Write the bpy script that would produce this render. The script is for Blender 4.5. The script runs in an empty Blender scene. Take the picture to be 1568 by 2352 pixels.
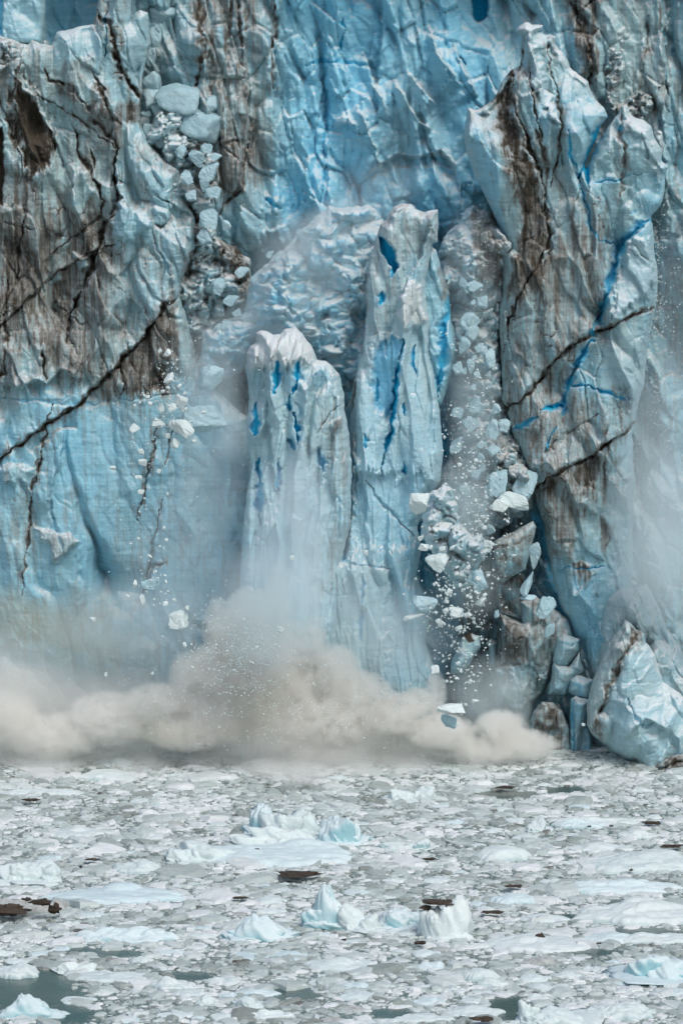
import bpy, math, random
import numpy as np
from mathutils import Vector, Euler

rng = np.random.default_rng(7)
random.seed(7)
sc = bpy.context.scene
C = sc.collection
R = math.radians

# ------------------------------------------------------------------ camera
CAM = (0.0, -300.0, 60.0)
PITCH = R(8.3)
F = 1176.0 / math.tan(R(12.6) / 2)          # focal length in drawing units
cp, sp = math.cos(PITCH), math.sin(PITCH)
M = 0.0286                                    # metres per drawing unit near the ice face

def proj(U, V, y):
    """point at drawing position U,V standing at world depth y"""
    U = np.asarray(U, float); V = np.asarray(V, float)
    a = (U - 784) / F; b = (1176 - V) / F
    dy = cp + b * sp; dz = -sp + b * cp
    t = (np.asarray(y, float) - CAM[1]) / dy
    return a * t + CAM[0], np.asarray(y, float) + 0 * U, CAM[2] + dz * t

def on_water(U, V, z=0.0):
    a = (U - 784) / F; b = (1176 - V) / F
    dy = cp + b * sp; dz = -sp + b * cp
    t = (z - CAM[2]) / dz
    return a * t + CAM[0], CAM[1] + dy * t

cam_d = bpy.data.cameras.new('camera'); cam = bpy.data.objects.new('camera', cam_d); C.objects.link(cam)
cam.location = CAM; cam.rotation_euler = (R(90) - PITCH, 0, 0)
cam_d.sensor_fit = 'VERTICAL'; cam_d.sensor_height = 36; cam_d.lens = 18 / math.tan(R(12.6) / 2)
cam_d.clip_start = 1; cam_d.clip_end = 20000
sc.camera = cam

# ------------------------------------------------------------------ numeric noise
def _h(ix, iy, s):
    v = (ix.astype(np.int64) * 374761393 + iy.astype(np.int64) * 668265263 + s * 974634777) & 0xffffffff
    v = ((v ^ (v >> 13)) * 1274126177) & 0xffffffff
    v = ((v ^ (v >> 16)) * 2246822519) & 0xffffffff
    return ((v ^ (v >> 15)) & 0xffffff) / float(0x1000000)

def noise(x, y, s=0):
    ix = np.floor(x); iy = np.floor(y); fx = x - ix; fy = y - iy
    ux = fx * fx * fx * (fx * (fx * 6 - 15) + 10); uy = fy * fy * fy * (fy * (fy * 6 - 15) + 10)
    def g(a, b):
        t = _h(ix + a, iy + b, s) * 2 * math.pi
        return np.cos(t) * (fx - a) + np.sin(t) * (fy - b)
    return ((g(0, 0) * (1 - ux) + g(1, 0) * ux) * (1 - uy) + (g(0, 1) * (1 - ux) + g(1, 1) * ux) * uy) * 1.5

def fbm(x, y, o=4, s=0, gain=.5):
    r = 0; a = 1
    for k in range(o):
        r = r + a * noise(x, y, s + k * 17); x = x * 2.03 + 3.1; y = y * 2.03 + 1.7; a *= gain
    return r

def facet(x, y, s=0, k=.9, g=.8, o=.35):
    """cells of tilted planes joined at creases: broken, chiselled ice"""
    ix = np.floor(x); iy = np.floor(y); best = None
    for a in (-1, 0, 1):
        for b in (-1, 0, 1):
            cx = ix + a; cy = iy + b
            dx = x - (cx + _h(cx, cy, s)); dy = y - (cy + _h(cx, cy, s + 1))
            h = (_h(cx, cy, s + 2) - .5) * o * 2 + (_h(cx, cy, s + 3) - .5) * g * 2 * dx + (_h(cx, cy, s + 4) - .5) * g * 2 * dy - k * (dx * dx + dy * dy) - 6 * np.clip(dx * dx + dy * dy - .55, 0, 9) ** 2
            best = h if best is None else np.maximum(best, h)
    return best + .35

def cellstep(x, y, s=0):
    """flat-faced blocks with tilted faces and abrupt steps between them"""
    ix = np.floor(x); iy = np.floor(y); bd = np.full(x.shape, 9.); bh = np.zeros(x.shape); d2 = np.full(x.shape, 9.)
    for a in (-1, 0, 1):
        for b in (-1, 0, 1):
            cx = ix + a; cy = iy + b
            dx = x - (cx + _h(cx, cy, s)); dy = y - (cy + _h(cx, cy, s + 1))
            d = dx * dx + dy * dy
            h = (_h(cx, cy, s + 2) - .5) + (_h(cx, cy, s + 3) - .5) * 1.2 * dx + (_h(cx, cy, s + 4) - .5) * 1.2 * dy
            m = d < bd
            d2 = np.where(m, bd, np.minimum(d2, d)); bh = np.where(m, h, bh); bd = np.where(m, d, bd)
    e = np.clip((np.sqrt(d2) - np.sqrt(bd)) / .12, 0, 1)
    return bh * (.5 + .5 * e) - .25 * (1 - e), e

def sstep(a, b, x):
    t = np.clip((x - a) / (b - a), 0, 1); return t * t * (3 - 2 * t)

def seg_dist(X, Y, pts, closed=False):
    P = np.array(pts, float)
    if closed: P = np.vstack([P, P[:1]])
    n = len(P) - 1; bd = np.full(X.shape, 1e9); bt = np.zeros(X.shape); bs = np.ones(X.shape)
    L = np.hypot(*(P[1:] - P[:-1]).T); tot = L.sum(); acc = 0
    for i in range(n):
        ax, ay = P[i]; bx, by = P[i + 1]; vx, vy = bx - ax, by - ay; l2 = vx * vx + vy * vy + 1e-9
        t = np.clip(((X - ax) * vx + (Y - ay) * vy) / l2, 0, 1)
        dx = X - ax - t * vx; dy = Y - ay - t * vy; d = dx * dx + dy * dy
        m = d < bd; bd = np.where(m, d, bd); bt = np.where(m, (acc + t * L[i]) / tot, bt)
        bs = np.where(m, np.sign(vx * dy - vy * dx), bs); acc += L[i]
    return np.sqrt(bd), bt, bs

def inside(X, Y, poly):
    P = np.array(poly, float); r = np.zeros(X.shape, bool); j = len(P) - 1
    for i in range(len(P)):
        xi, yi = P[i]; xj, yj = P[j]
        if yi != yj:
            c = ((yi > Y) != (yj > Y)) & (X < (xj - xi) * (Y - yi) / (yj - yi) + xi)
            r ^= c
        j = i
    return r

def mesh_from(name, co, faces, attrs=None, smooth=True):
    me = bpy.data.meshes.new(name)
    co = np.asarray(co, np.float32); faces = np.asarray(faces, np.int32); nf, k = faces.shape
    me.vertices.add(len(co)); me.vertices.foreach_set('co', co.ravel())
    me.loops.add(nf * k); me.loops.foreach_set('vertex_index', faces.ravel())
    me.polygons.add(nf); me.polygons.foreach_set('loop_start', np.arange(0, nf * k, k, dtype=np.int32))
    me.polygons.foreach_set('use_smooth', np.full(nf, smooth))
    if attrs:
        for a, v in attrs.items():
            at = me.attributes.new(a, 'FLOAT', 'POINT'); at.data.foreach_set('value', np.asarray(v, np.float32).ravel())
    me.update(calc_edges=True); me.validate()
    return me

def link(name, me, mat=None, parent=None, label=None, cat=None, group=None, kind=None, loc=None):
    o = bpy.data.objects.new(name, me); C.objects.link(o)
    if mat is not None and me is not None and not me.materials: me.materials.append(mat)
    if parent is not None: o.parent = parent
    if label: o['label'] = label
    if cat: o['category'] = cat
    if group: o['group'] = group
    if kind: o['kind'] = kind
    if loc is not None: o.location = loc
    return o

# ------------------------------------------------------------------ materials
class NT:
    def __init__(s, name):
        s.m = bpy.data.materials.new(name); s.m.use_nodes = True; s.n = s.m.node_tree.nodes; s.l = s.m.node_tree.links
        s.n.clear(); s.out = s.n.new('ShaderNodeOutputMaterial')
    def add(s, t, **k):
        n = s.n.new(t)
        for a, v in k.items(): setattr(n, a, v)
        return n
    def w(s, a, b): s.l.new(a, b)
    def pos(s): return s.add('ShaderNodeNewGeometry').outputs['Position']
    def scale(s, v, sx, sy, sz):
        m = s.add('ShaderNodeMapping'); m.inputs['Scale'].default_value = (sx, sy, sz); s.w(v, m.inputs['Vector']); return m.outputs[0]
    def noise(s, v, sc_, det=4, rough=.55, dist=0):
        n = s.add('ShaderNodeTexNoise'); n.inputs['Scale'].default_value = sc_; n.inputs['Detail'].default_value = det
        n.inputs['Roughness'].default_value = rough; n.inputs['Distortion'].default_value = dist; s.w(v, n.inputs['Vector']); return n.outputs['Fac']
    def ramp(s, f, stops):
        r = s.add('ShaderNodeValToRGB'); e = r.color_ramp.elements
        while len(e) < len(stops): e.new(.5)
        for q, (p, c) in zip(e, stops): q.position = p; q.color = c if len(c) == 4 else (*c, 1)
        s.w(f, r.inputs[0]); return r.outputs[0]
    def val(s, f, a, b, c=0., d=1.):
        m = s.add('ShaderNodeMapRange'); m.clamp = True
        for i, x in zip((1, 2, 3, 4), (a, b, c, d)): m.inputs[i].default_value = x
        s.w(f, m.inputs[0]); return m.outputs[0]
    def math(s, op, a, b=None):
        m = s.add('ShaderNodeMath', operation=op)
        for i, x in enumerate((a, b)):
            if x is None: continue
            if isinstance(x, (int, float)): m.inputs[i].default_value = x
            else: s.w(x, m.inputs[i])
        return m.outputs[0]
    def mix(s, f, a, b):
        m = s.add('ShaderNodeMix', data_type='RGBA')
        for i, x in ((0, f), (6, a), (7, b)):
            if isinstance(x, (int, float)): m.inputs[i].default_value = x
            elif isinstance(x, tuple): m.inputs[i].default_value = (*x, 1)
            else: s.w(x, m.inputs[i])
        return m.outputs[2]
    def attr(s, a): return s.add('ShaderNodeAttribute', attribute_name=a).outputs['Fac']

def ice_wall_material():
    t = NT('glacier_ice'); p = t.pos()
    dirt, blue, snow, deep = (t.attr(a) for a in ('dirt', 'blue', 'snow', 'deep'))
    big = t.noise(t.scale(p, 1, .4, .45), .35, 5, .6, .4)
    fine = t.noise(p, 2.2, 6, .65, .3)
    strat = t.noise(t.scale(p, .12, .12, 2.2), 1.6, 4, .6, .6)          # annual layers, nearly level
    streak = t.noise(t.scale(p, 2.6, 1, .16), 1.1, 5, .65, .5)          # melt-water runs, plumb
    pale = t.mix(big, PALE_A, PALE_B)
    cyan = t.mix(big, CYAN_A, CYAN_B)
    bf = t.math('ADD', blue, t.math('MULTIPLY', t.math('SUBTRACT', fine, .5), .35))
    c = t.mix(t.val(bf, 0, 1), pale, cyan)
    c = t.mix(t.math('MULTIPLY', t.val(strat, .5, .72), .28), c, (.09, .27, .36))
    c = t.mix(t.math('MULTIPLY', t.val(strat, .45, .30), .20), c, (.62, .74, .77))
    # upward faces hold frost and crumbs
    nz = t.add('ShaderNodeSeparateXYZ'); t.w(t.add('ShaderNodeNewGeometry').outputs['Normal'], nz.inputs[0])
    fr = t.math('MULTIPLY', t.val(nz.outputs[2], .35, .8), t.val(fine, .35, .6, .4, .9))
    c = t.mix(t.val(t.math('ADD', fr, snow), 0, 1), c, (.70, .75, .76))
    # silt: a thin grey film, brown where thick
    d0 = t.math('ADD', dirt, t.math('MULTIPLY', t.math('SUBTRACT', t.val(streak, .38, .62), .45), .55))
    d0 = t.math('ADD', d0, t.math('MULTIPLY', t.math('SUBTRACT', big, .5), .8))
    d0 = t.math('ADD', d0, t.math('MULTIPLY', t.math('SUBTRACT', strat, .5), .3))
    d1 = t.math('MULTIPLY', t.val(d0, .1, 1.15), t.val(dirt, .02, .15))
    c = t.mix(t.val(d1, 0, .6, 0, .85), c, t.mix(fine, (.20, .185, .165), (.30, .275, .245)))
    c = t.mix(t.val(d1, .5, 1., 0, .95), c, t.mix(fine, (.026, .022, .016), (.085, .068, .048)))
    c = t.mix(t.val(deep, 0, 1), c, t.mix(big, (.0, .35, .62), (.04, .56, .82)))
    b = t.add('ShaderNodeBsdfPrincipled'); t.w(c, b.inputs['Base Color'])
    t.w(t.val(fine, .3, .7, .7, .95), b.inputs['Roughness']); b.inputs['IOR'].default_value = 1.31; b.inputs['Specular IOR Level'].default_value = .12
    b.inputs['Subsurface Weight'].default_value = SSS; b.inputs['Subsurface Radius'].default_value = (.25, .6, .8); b.inputs['Subsurface Scale'].default_value = .22
    h = t.math('ADD', t.math('MULTIPLY', fine, .45), t.math('MULTIPLY', strat, .30))
    h = t.math('ADD', h, t.math('MULTIPLY', streak, .2))
    h = t.math('ADD', h, t.math('MULTIPLY', t.noise(p, 6, 5, .75), .22))
    bp = t.add('ShaderNodeBump'); bp.inputs['Strength'].default_value = .7; bp.inputs['Distance'].default_value = .32
    t.w(h, bp.inputs['Height']); t.w(bp.outputs[0], b.inputs['Normal']); t.w(b.outputs[0], t.out.inputs[0])
    return t.m

SSS = .45
PALE_A, PALE_B = (.29, .445, .468), (.51, .67, .69)
CYAN_A, CYAN_B = (.10, .50, .74), (.46, .77, .88)

def simple_ice(name, a, b, under=None, scale=1.5, bump=.5, rough=.5, dist=.15, silt=0.):
    t = NT(name)
    oi = t.add('ShaderNodeObjectInfo')
    tc = t.add('ShaderNodeNewGeometry').outputs['Position']
    n = t.noise(tc, scale, 6, .6, .3); n2 = t.noise(tc, scale * 5, 4, .6)
    f = t.math('ADD', t.math('MULTIPLY', oi.outputs['Random'], .4), t.math('MULTIPLY', t.val(n, .3, .7), .6))
    c = t.mix(f, a, b)
    if silt: c = t.mix(t.math('MULTIPLY', t.val(t.noise(tc, scale * .7, 6, .7, 1), .5, .7), silt), c, (.30, .27, .23))
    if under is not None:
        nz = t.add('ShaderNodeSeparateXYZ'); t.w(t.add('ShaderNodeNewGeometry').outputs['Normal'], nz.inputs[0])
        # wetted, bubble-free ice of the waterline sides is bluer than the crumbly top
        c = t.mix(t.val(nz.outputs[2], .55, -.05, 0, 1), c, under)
    b_ = t.add('ShaderNodeBsdfPrincipled'); t.w(c, b_.inputs['Base Color']); b_.inputs['Roughness'].default_value = rough
    b_.inputs['IOR'].default_value = 1.31
    bp = t.add('ShaderNodeBump'); bp.inputs['Strength'].default_value = bump; bp.inputs['Distance'].default_value = dist
    t.w(t.math('ADD', n, t.math('MULTIPLY', n2, .4)), bp.inputs['Height']); t.w(bp.outputs[0], b_.inputs['Normal']); t.w(b_.outputs[0], t.out.inputs[0])
    return t.m

ICE = ice_wall_material()
WHITE = simple_ice('crushed_white_ice', (.60, .71, .71), (.74, .81, .80), rough=.6)
BOULD = simple_ice('boulder_ice', (.34, .53, .59), (.50, .67, .72), scale=1.6, silt=.25, bump=.8)
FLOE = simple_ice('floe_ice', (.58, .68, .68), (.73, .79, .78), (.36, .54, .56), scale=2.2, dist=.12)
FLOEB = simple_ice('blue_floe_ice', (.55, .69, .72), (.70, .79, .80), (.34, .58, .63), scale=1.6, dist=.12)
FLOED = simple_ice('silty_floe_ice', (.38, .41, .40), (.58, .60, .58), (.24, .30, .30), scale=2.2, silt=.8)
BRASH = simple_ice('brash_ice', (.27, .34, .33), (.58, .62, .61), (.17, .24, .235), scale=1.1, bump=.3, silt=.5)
SILTROCK = simple_ice('silt_rock', (.030, .022, .017), (.10, .078, .060), scale=3, rough=.8)
GREYROCK = simple_ice('grey_rock', (.10, .105, .10), (.20, .20, .19), scale=3, rough=.8)

# ------------------------------------------------------------------ relief blocks of ice
DY = 6.0      # how far the face stands back from the line y = 0
class Relief:
    """a block of ice drawn as an outline with its own depth, thickness and surface detail"""
    def __init__(s, poly, y0, thick=3., edge=55, g=2.1, rough=3., back=.6, seed=0, lean=0.):
        P = np.array(poly, float); x0, y0_ = P.min(0) - 6; x1, y1 = P.max(0) + 6
        u = np.arange(x0, x1, g); v = np.arange(y0_, y1, g)
        U, V = np.meshgrid(u, v); s.shape = U.shape
        wu = fbm(U / 60, V / 60, 4, seed) * rough * 1.2 + noise(U / 13, V / 13, seed + 5) * rough * .5
        wv = fbm(U / 60 + 9, V / 60, 4, seed + 3) * rough * 1.2 + noise(U / 13, V / 13, seed + 8) * rough * .5
        d, _, _ = seg_dist(U + wu, V + wv, poly, True)
        d = np.where(inside(U + wu, V + wv, poly), d, -d)
        gu, gv = np.gradient(d, g)[::-1]; gl = np.hypot(gu, gv) + 1e-6
        keepv = d > 0
        quad = keepv[:-1, :-1] | keepv[1:, :-1] | keepv[:-1, 1:] | keepv[1:, 1:]
        m = ~keepv
        mv = np.clip(-d, 0, g * 2.2)
        U = np.where(m, U + gu / gl * mv, U); V = np.where(m, V + gv / gl * mv, V)
        s.D = np.where(m, 0, d); s.quad = quad; s.U, s.V = U, V; s.seed = seed
        t = np.clip(s.D / edge, 0, 1); s.prof = np.sqrt(np.clip(1 - (1 - t) ** 2, 0, 1)); s.thick = thick; s.y0 = y0; s.back = back
        s.h = np.zeros(U.shape)                # metres towards the viewer
        s.at = {k: np.zeros(U.shape) for k in ('dirt', 'blue', 'snow', 'deep')}
        s.lean = lean
        # a gently warped copy of the plane keeps drawn features from looking ruled
        s.WU = U + fbm(U / 35, V / 35, 3, seed + 40) * 5; s.WV = V + fbm(U / 35, V / 35, 3, seed + 50) * 5
    def _box(s, pts, r):
        P = np.array(pts, float); a, b = P.min(0) - r, P.max(0) + r
        m = (s.WU > a[0]) & (s.WU < b[0]) & (s.WV > a[1]) & (s.WV < b[1]); return m
    def line(s, pts, w, depth=0., soft=1.6, taper=True, **paint):
        """groove (depth > 0) or ridge (depth < 0) along pts, w half width; paints dirt, blue, snow or deep"""
        r = w * (1 + soft) * 1.9 + 10; m = s._box(pts, r)
        if not m.any(): return s
        u, v = s.WU[m], s.WV[m]
        d, t, _ = seg_dist(u + 2.6 * noise(u / 16, v / 16, s.seed + 63), v + 2.6 * noise(u / 16, v / 16, s.seed + 64), pts)
        vary = np.clip(1 + 1.2 * noise(u / 30, v / 30, s.seed + 60) + .35 * noise(u / 11, v / 11, s.seed + 61), .3, 2.)
        ww = w * (.95 if paint.get('deep', 0) > 0 else .8) * (np.clip(4 * t * (1 - t), .12, 1) ** .6 if taper else 1) * vary
        f = 1 - sstep(ww * .25, ww * (1 + soft * .5), d)
        s.h[m] -= depth * f * (.5 if paint.get('deep', 0) > 0 else .6 if depth > 0 else 1)
        if paint.get('deep', 0) > .5:          # the ice turns blue gradually towards an open crack
            s.at['blue'][m] = np.maximum(s.at['blue'][m], 1.1 * np.clip(1 - d / (w * 3.2 + 3), 0, 1) * np.clip(8 * t * (1 - t), 0, 1))
        if paint.get('dirt', 0) > .8:          # silt washed out of the seam
            hal = .75 * np.clip(1 - d / (r * .95), 0, 1) ** 1.5 * np.clip(.5 + 1.3 * noise(u / 16, v / 50, s.seed + 66), 0, 1)
            s.at['dirt'][m] = np.maximum(s.at['dirt'][m], hal)
            f = f * np.clip(.85 + .5 * noise(u / 12, v / 12, s.seed + 67), .4, 1)
        for k, v in paint.items(): s.at[k][m] = np.maximum(s.at[k][m], v * f) if v > 0 else s.at[k][m] * (1 + v * f)
        return s
    def step(s, pts, h, fall=60, sharp=3):
        """left-of-travel side (in drawing sense: above for left-to-right lines) stands forward by h"""
        m = s._box(pts, fall * 2)
        if not m.any(): return s
        d, t, sd = seg_dist(s.WU[m], s.WV[m], pts)
        e = np.clip(8 * t * (1 - t), 0, 1)
        up = sstep(-sharp, sharp, -sd * d)
        s.h[m] += h * e * up * np.exp(-d / fall)
        return s
    def patch(s, poly, soft=20, h=0., n=.35, **paint):
        m = s._box(poly, soft + 12)
        if not m.any(): return s
        u, v = s.WU[m], s.WV[m]
        if soft > 9: v = v + soft * 1.1 * noise(u / 8, v / 90, s.seed + 72)
        d, _, _ = seg_dist(u, v, poly, True); d = np.where(inside(u, v, poly), d, -d)
        f = sstep(-soft, soft, d + fbm(u / 30, v / 45, 4, s.seed + 71) * soft * n * 3)
        s.h[m] += h * f
        for k, vv in paint.items():
            s.at[k][m] = s.at[k][m] * (1 - f) + vv * f
        return s
    def rough_ice(s, big=1.2, mid=.5, small=.14, bs=(2.6, 5.5), ms=(.9, 1.9), tilt=.25, flute=.3, blocks=.35, warp=.45):
        x = s.U * M; z = -s.V * M; sd = s.seed
        x2 = x + z * tilt + fbm(x / 3, z / 5, 3, sd + 11) * warp; z2 = z + fbm(x / 3, z / 3, 3, sd + 12) * warp
        e = np.clip(s.D / 16, 0, 1)
        h = big * .6 * facet(x2 / bs[0], z2 / bs[1], sd + 20, .6, 1.7, .5) - big * .55 * facet(x2 / bs[0] * 1.2 + 5, z2 / bs[1] * 1.1, sd + 21, .7, 1.5, .5)
        mid = mid * .62; small = small * .6; flute = flute * .8
        h = h + mid * .45 * facet(x2 / ms[0] + 7, z2 / ms[1], sd + 30, .6, 1.7, .5)
        h = h - mid * .35 * facet(x2 / ms[0] * 1.3 + 2, z2 / ms[1] * .8, sd + 31, .9, 1.3, .5)
        cs, ce = cellstep(x2 / (bs[0] * .55), z2 / (bs[1] * .7), sd + 36); h = h + blocks * .9 * cs
        cs2, ce2 = cellstep(x2 / (bs[0] * .2) + .3 * noise(x / .4, z / .4, sd + 94), z2 / (bs[1] * .3), sd + 38); h = h + blocks * .30 * cs2 * np.clip(.5 + noise(x / 2, z / 3, sd + 95) * 1.5, 0, 1)
        h = h + flute * .5 * noise(x2 / .9, z2 / 8., sd + 33)
        h = h + small * fbm(x / .5, z / .6, 4, sd + 35, .6)
        # hairline fractures and silt veins where the ice is dirty
        vn = np.abs(noise(x2 / 2.1 + .6 * noise(x / .8, z / .8, sd + 90), z2 / 5.5, sd + 91)); vk = 1 - sstep(.0, .035, vn)
        vm = np.clip(noise(x / 3, z / 4, sd + 92) * 2 + .4, 0, 1)
        s.vein = vk * vm; h = h - .10 * s.vein
        s.h += h * e
        return s
    def lumps(s, size, h, k=.75):
        x = s.U * M; z = -s.V * M
        x = x + fbm(x / 1.1, z / 1.1, 2, s.seed + 5) * .3
        e = np.clip(s.D / 14, 0, 1)
        c1, _ = cellstep(x / size * .9, z / size * .8, s.seed + 89)
        s.h += e * h * (facet(x / size, z / size, s.seed + 81, k, 1.7, .6) + .5 * facet(x / size * 2.3, z / size * 2.3, s.seed + 85, k, 1.8, .7) + .22 * facet(x / size * 5.3, z / size * 5.3, s.seed + 88, k, 1.8, .7) + .5 * c1)
        return s
    def veins(s, k=1.):
        s.at['dirt'] = np.maximum(s.at['dirt'], s.vein * np.clip(s.at['dirt'] * 3.2, 0, 1.15) * k)
        s.at['blue'] = np.maximum(s.at['blue'], s.vein * .8)
        return s
    def build(s, name, label=None, cat=None, group=None, mat=None, kind=None, parent=None, backside=True, basey=None):
        U, V = s.U, s.V
        y0 = (s.y0 if basey is None else basey) + DY
        y = y0 - s.thick * s.prof - s.h * np.clip(s.D / 10, 0, 1) + s.lean * (V - V.mean()) * M
        X, Y, Z = proj(U, V, y); n = U.size
        idx = np.arange(n).reshape(U.shape); q = s.quad
        f = np.stack([idx[1:, :-1][q], idx[1:, 1:][q], idx[:-1, 1:][q], idx[:-1, :-1][q]], 1)
        co = np.stack([X.ravel(), Y.ravel(), Z.ravel()], 1); at = {k: v.ravel() for k, v in s.at.items()}
        if backside:
            yb = y0 + s.thick * s.back * s.prof + s.lean * (V - V.mean()) * M + .25 * fbm(U / 40, V / 60, 3, s.seed + 2) * s.prof
            Xb, Yb, Zb = proj(U, V, yb)
            co = np.vstack([co, np.stack([Xb.ravel(), Yb.ravel(), Zb.ravel()], 1)])
            f = np.vstack([f, f[:, ::-1] + n]); at = {k: np.concatenate([v, v]) for k, v in at.items()}
        used = np.zeros(len(co), bool); used[f.ravel()] = True; mp = np.cumsum(used) - 1
        co = co[used]; f = mp[f]; at = {k: v[used] for k, v in at.items()}
        me = mesh_from(name, co, f, at)
        return link(name, me, mat or ICE, parent, label, cat, group, kind)

# ------------------------------------------------------------------ the glacier face behind everything
def glacier():
    r = Relief([(-260, -190), (1830, -190), (1830, 1880), (-260, 1880)], 9, 0, 10, g=2.9, rough=0, seed=3)
    U, V = r.U, r.V
    pts = [(-250, 200, 6), (60, 50, 8), (175, 30, 11), (250, 300, 7), (400, 60, 9), (380, 250, 9), (450, 100, 5), (500, 250, 5), (530, 420, 6), (590, 150, 6.5), (640, 400, 9), (690, 200, 9),
           (800, 150, 9.5), (900, 300, 8.5), (780, 420, 8.5), (1000, 150, 8.5), (1090, 30, 10), (1050, 400, 8.5), (1150, 100, 10), (1250, 250, 9), (1350, 120, 7), (1440, 150, 7.5), (1540, 200, 8), (1600, 600, 7),
           (1100, 650, 11), (1100, 1000, 10), (1050, 1300, 9), (1090, 1600, 9), (700, 700, 11), (600, 1000, 8), (300, 1000, 7), (300, 1500, 7), (1500, 1100, 8), (1800, 300, 5), (1400, 1600, 8), (700, 1500, 9)]
    num = 0; den = 0
    for a, b, y in pts:
        w = 1 / (((U - a) ** 2 + (V - b) ** 2) / 1e4 + .08) ** 1.6; num = num + w * y; den = den + w
    base = num / den
    x = U * M; z = -V * M
    r.h = np.zeros(U.shape)
    # broad fluted ribs leaning left to right, then finer broken faces
    xs = x + z * .18 + fbm(x / 5, z / 9, 2, 90) * .7
    r.h += 1.6 * (facet(xs / 2.3, z / 9, 91, .9, 1.4, .5)) + .7 * facet(xs / 1.1 + 3, (z + xs) / 3.4, 93, .6, 1.7, .5)
    r.h += .14 * facet(xs / .5 + 3, z / 1.7, 95, 1.0, 1.5, .45) + .08 * fbm(x / .5, z / .7, 4, 97, .6)
    cs, ce = cellstep(xs / 1.5, z / 2.6, 99); r.h += .9 * cs + .3 * cellstep(xs / .6, z / 1.1, 199)[0]
    # colours of the ice itself
    cen = sstep(560, 700, U) * (1 - sstep(1060, 1250, U))
    r.at['blue'] = np.clip(.28 + .55 * cen + .35 * fbm(U / 170, V / 260, 3, 101), 0, 1)
    r.at['blue'] += sstep(1500, 1560, U) * .3
    r.at['dirt'] = np.clip(.10 - .2 * cen + .12 * sstep(1250, 1330, U) + .15 * noise(U / 90, V / 200, 102), 0, 1)
    r.at['dirt'] += .38 * sstep(430, 460, U) * (1 - sstep(590, 650, U)) * (1 - sstep(350, 520, V))
    P, L, S = r.patch, r.line, r.step
    P([(690, -30), (860, -30), (850, 90), (800, 140), (700, 130)], 30, blue=1.15)
    P([(640, 430), (745, 420), (735, 530), (640, 530)], 22, blue=1.05)
    P([(1000, 370), (1120, 380), (1120, 540), (1000, 520)], 30, blue=1.0)
    P([(1083, -20), (1119, -20), (1116, 35), (1096, 52), (1081, 34)], 3, h=-2.2, deep=1.)
    L([(1060, 128), (1068, 150)], 3, 1, deep=.8)
    L([(785, 38), (788, 75), (784, 112)], 3.2, .7, deep=1)
    L([(740, 138), (749, 260), (742, 400), (734, 482)], 2.4, .6, deep=.6)
    L([(700, 150), (735, 138), (770, 142), (845, 150)], 4, .5, deep=.65)
    L([(642, 215), (655, 300), (690, 370), (720, 400)], 2, .4, blue=1)
    S([(640, 520), (640, 380), (625, 200), (640, -30)], 1.2, 40)
    S([(760, 520), (748, 400), (756, 250), (742, 100), (748, -40)], -.8, 40)
    S([(870, 300), (865, 190), (880, 60), (872, -40)], -1.4, 60)
    # leaning blades
    for a in ([(835, 120), (860, 190), (900, 272)], [(932, 160), (965, 195), (1003, 245)], [(1042, 100), (1062, 150), (1098, 226)],
              [(905, 180), (935, 240), (985, 300)], [(985, 60), (1010, 130), (1060, 200)], [(820, 240), (850, 300), (880, 390)]):
        S(a[::-1], 1.5, 38); L(a, 4, -.35, blue=-.35, snow=.10)
    # broken ledge with crumbs
    S([(1060, 440), (1045, 380), (1010, 345), (960, 362), (915, 352), (870, 385), (840, 400)], -1.5, 45)
    L([(840, 405), (870, 385), (915, 355), (960, 365), (1010, 348), (1040, 372), (1058, 432)], 6, -.5, snow=.42, blue=-.4)
    L([(760, 285), (785, 278), (815, 283)], 7, -.6, snow=.35)
    # the striped ribs with silt seams
    L([(455, -20), (462, 60), (470, 110), (452, 195)], 13, .9, dirt=1.25)
    L([(530, -20), (528, 60), (520, 120), (503, 200)], 8, .6, dirt=.75)
    L([(545, -20), (552, 50), (556, 110), (562, 160), (573, 250), (568, 345)], 5, .8, dirt=1.2)
    L([(630, -20), (627, 30), (632, 60), (622, 110), (627, 205)], 6, .8, dirt=1.15)
    L([(500, 300), (510, 335), (545, 325), (562, 352), (558, 420), (540, 448), (512, 470), (500, 492)], 8, .9, dirt=1.25)
    P([(505, 300), (560, 330), (555, 430), (510, 460), (495, 380)], 10, dirt=.7, h=.6)
    P([(560, 120), (580, 120), (572, 330), (560, 330)], 10, dirt=.55)
    S([(500, 490), (505, 330), (470, 200), (478, -20)], 1.3, 40); S([(560, 460), (575, 330), (566, 180), (558, -20)], 1., 35)
    L([(610, 455), (622, 462), (645, 480)], 5, .8, deep=.8)
    P([(610, 480), (640, 470), (645, 560), (620, 600), (605, 560)], 12, h=.9, blue=.4)
    # silty right-hand wall
    P([(1300, -20), (1385, -20), (1372, 120), (1355, 190), (1335, 140), (1308, 60)], 16, dirt=.85, h=.5)
    L([(1318, -20), (1325, 50), (1345, 90), (1362, 140), (1352, 195)], 8, .9, dirt=1.3)
    L([(1372, -10), (1340, 20), (1318, 30)], 5, .7, dirt=1.2)
    L([(1490, 30), (1482, 110), (1470, 190)], 3, .6, dirt=.9); L([(1513, -10), (1518, 40), (1514, 70)], 6, .3, dirt=.7)
    L([(1530, -20), (1526, 120), (1532, 260)], 3, .8, blue=1); S([(1535, 500), (1528, 200), (1534, -20)], 1.2, 50)
    P([(1090, 520), (1180, 560), (1170, 700), (1110, 720)], 25, dirt=.55)
    P([(960, 430), (1080, 430), (1070, 720), (1040, 1000), (1000, 1000)], 20, blue=1.0)
    P([(1090, 1150), (1260, 1150), (1160, 1700), (1030, 1700)], 25, dirt=.4, blue=.3, h=-1.)
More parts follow.
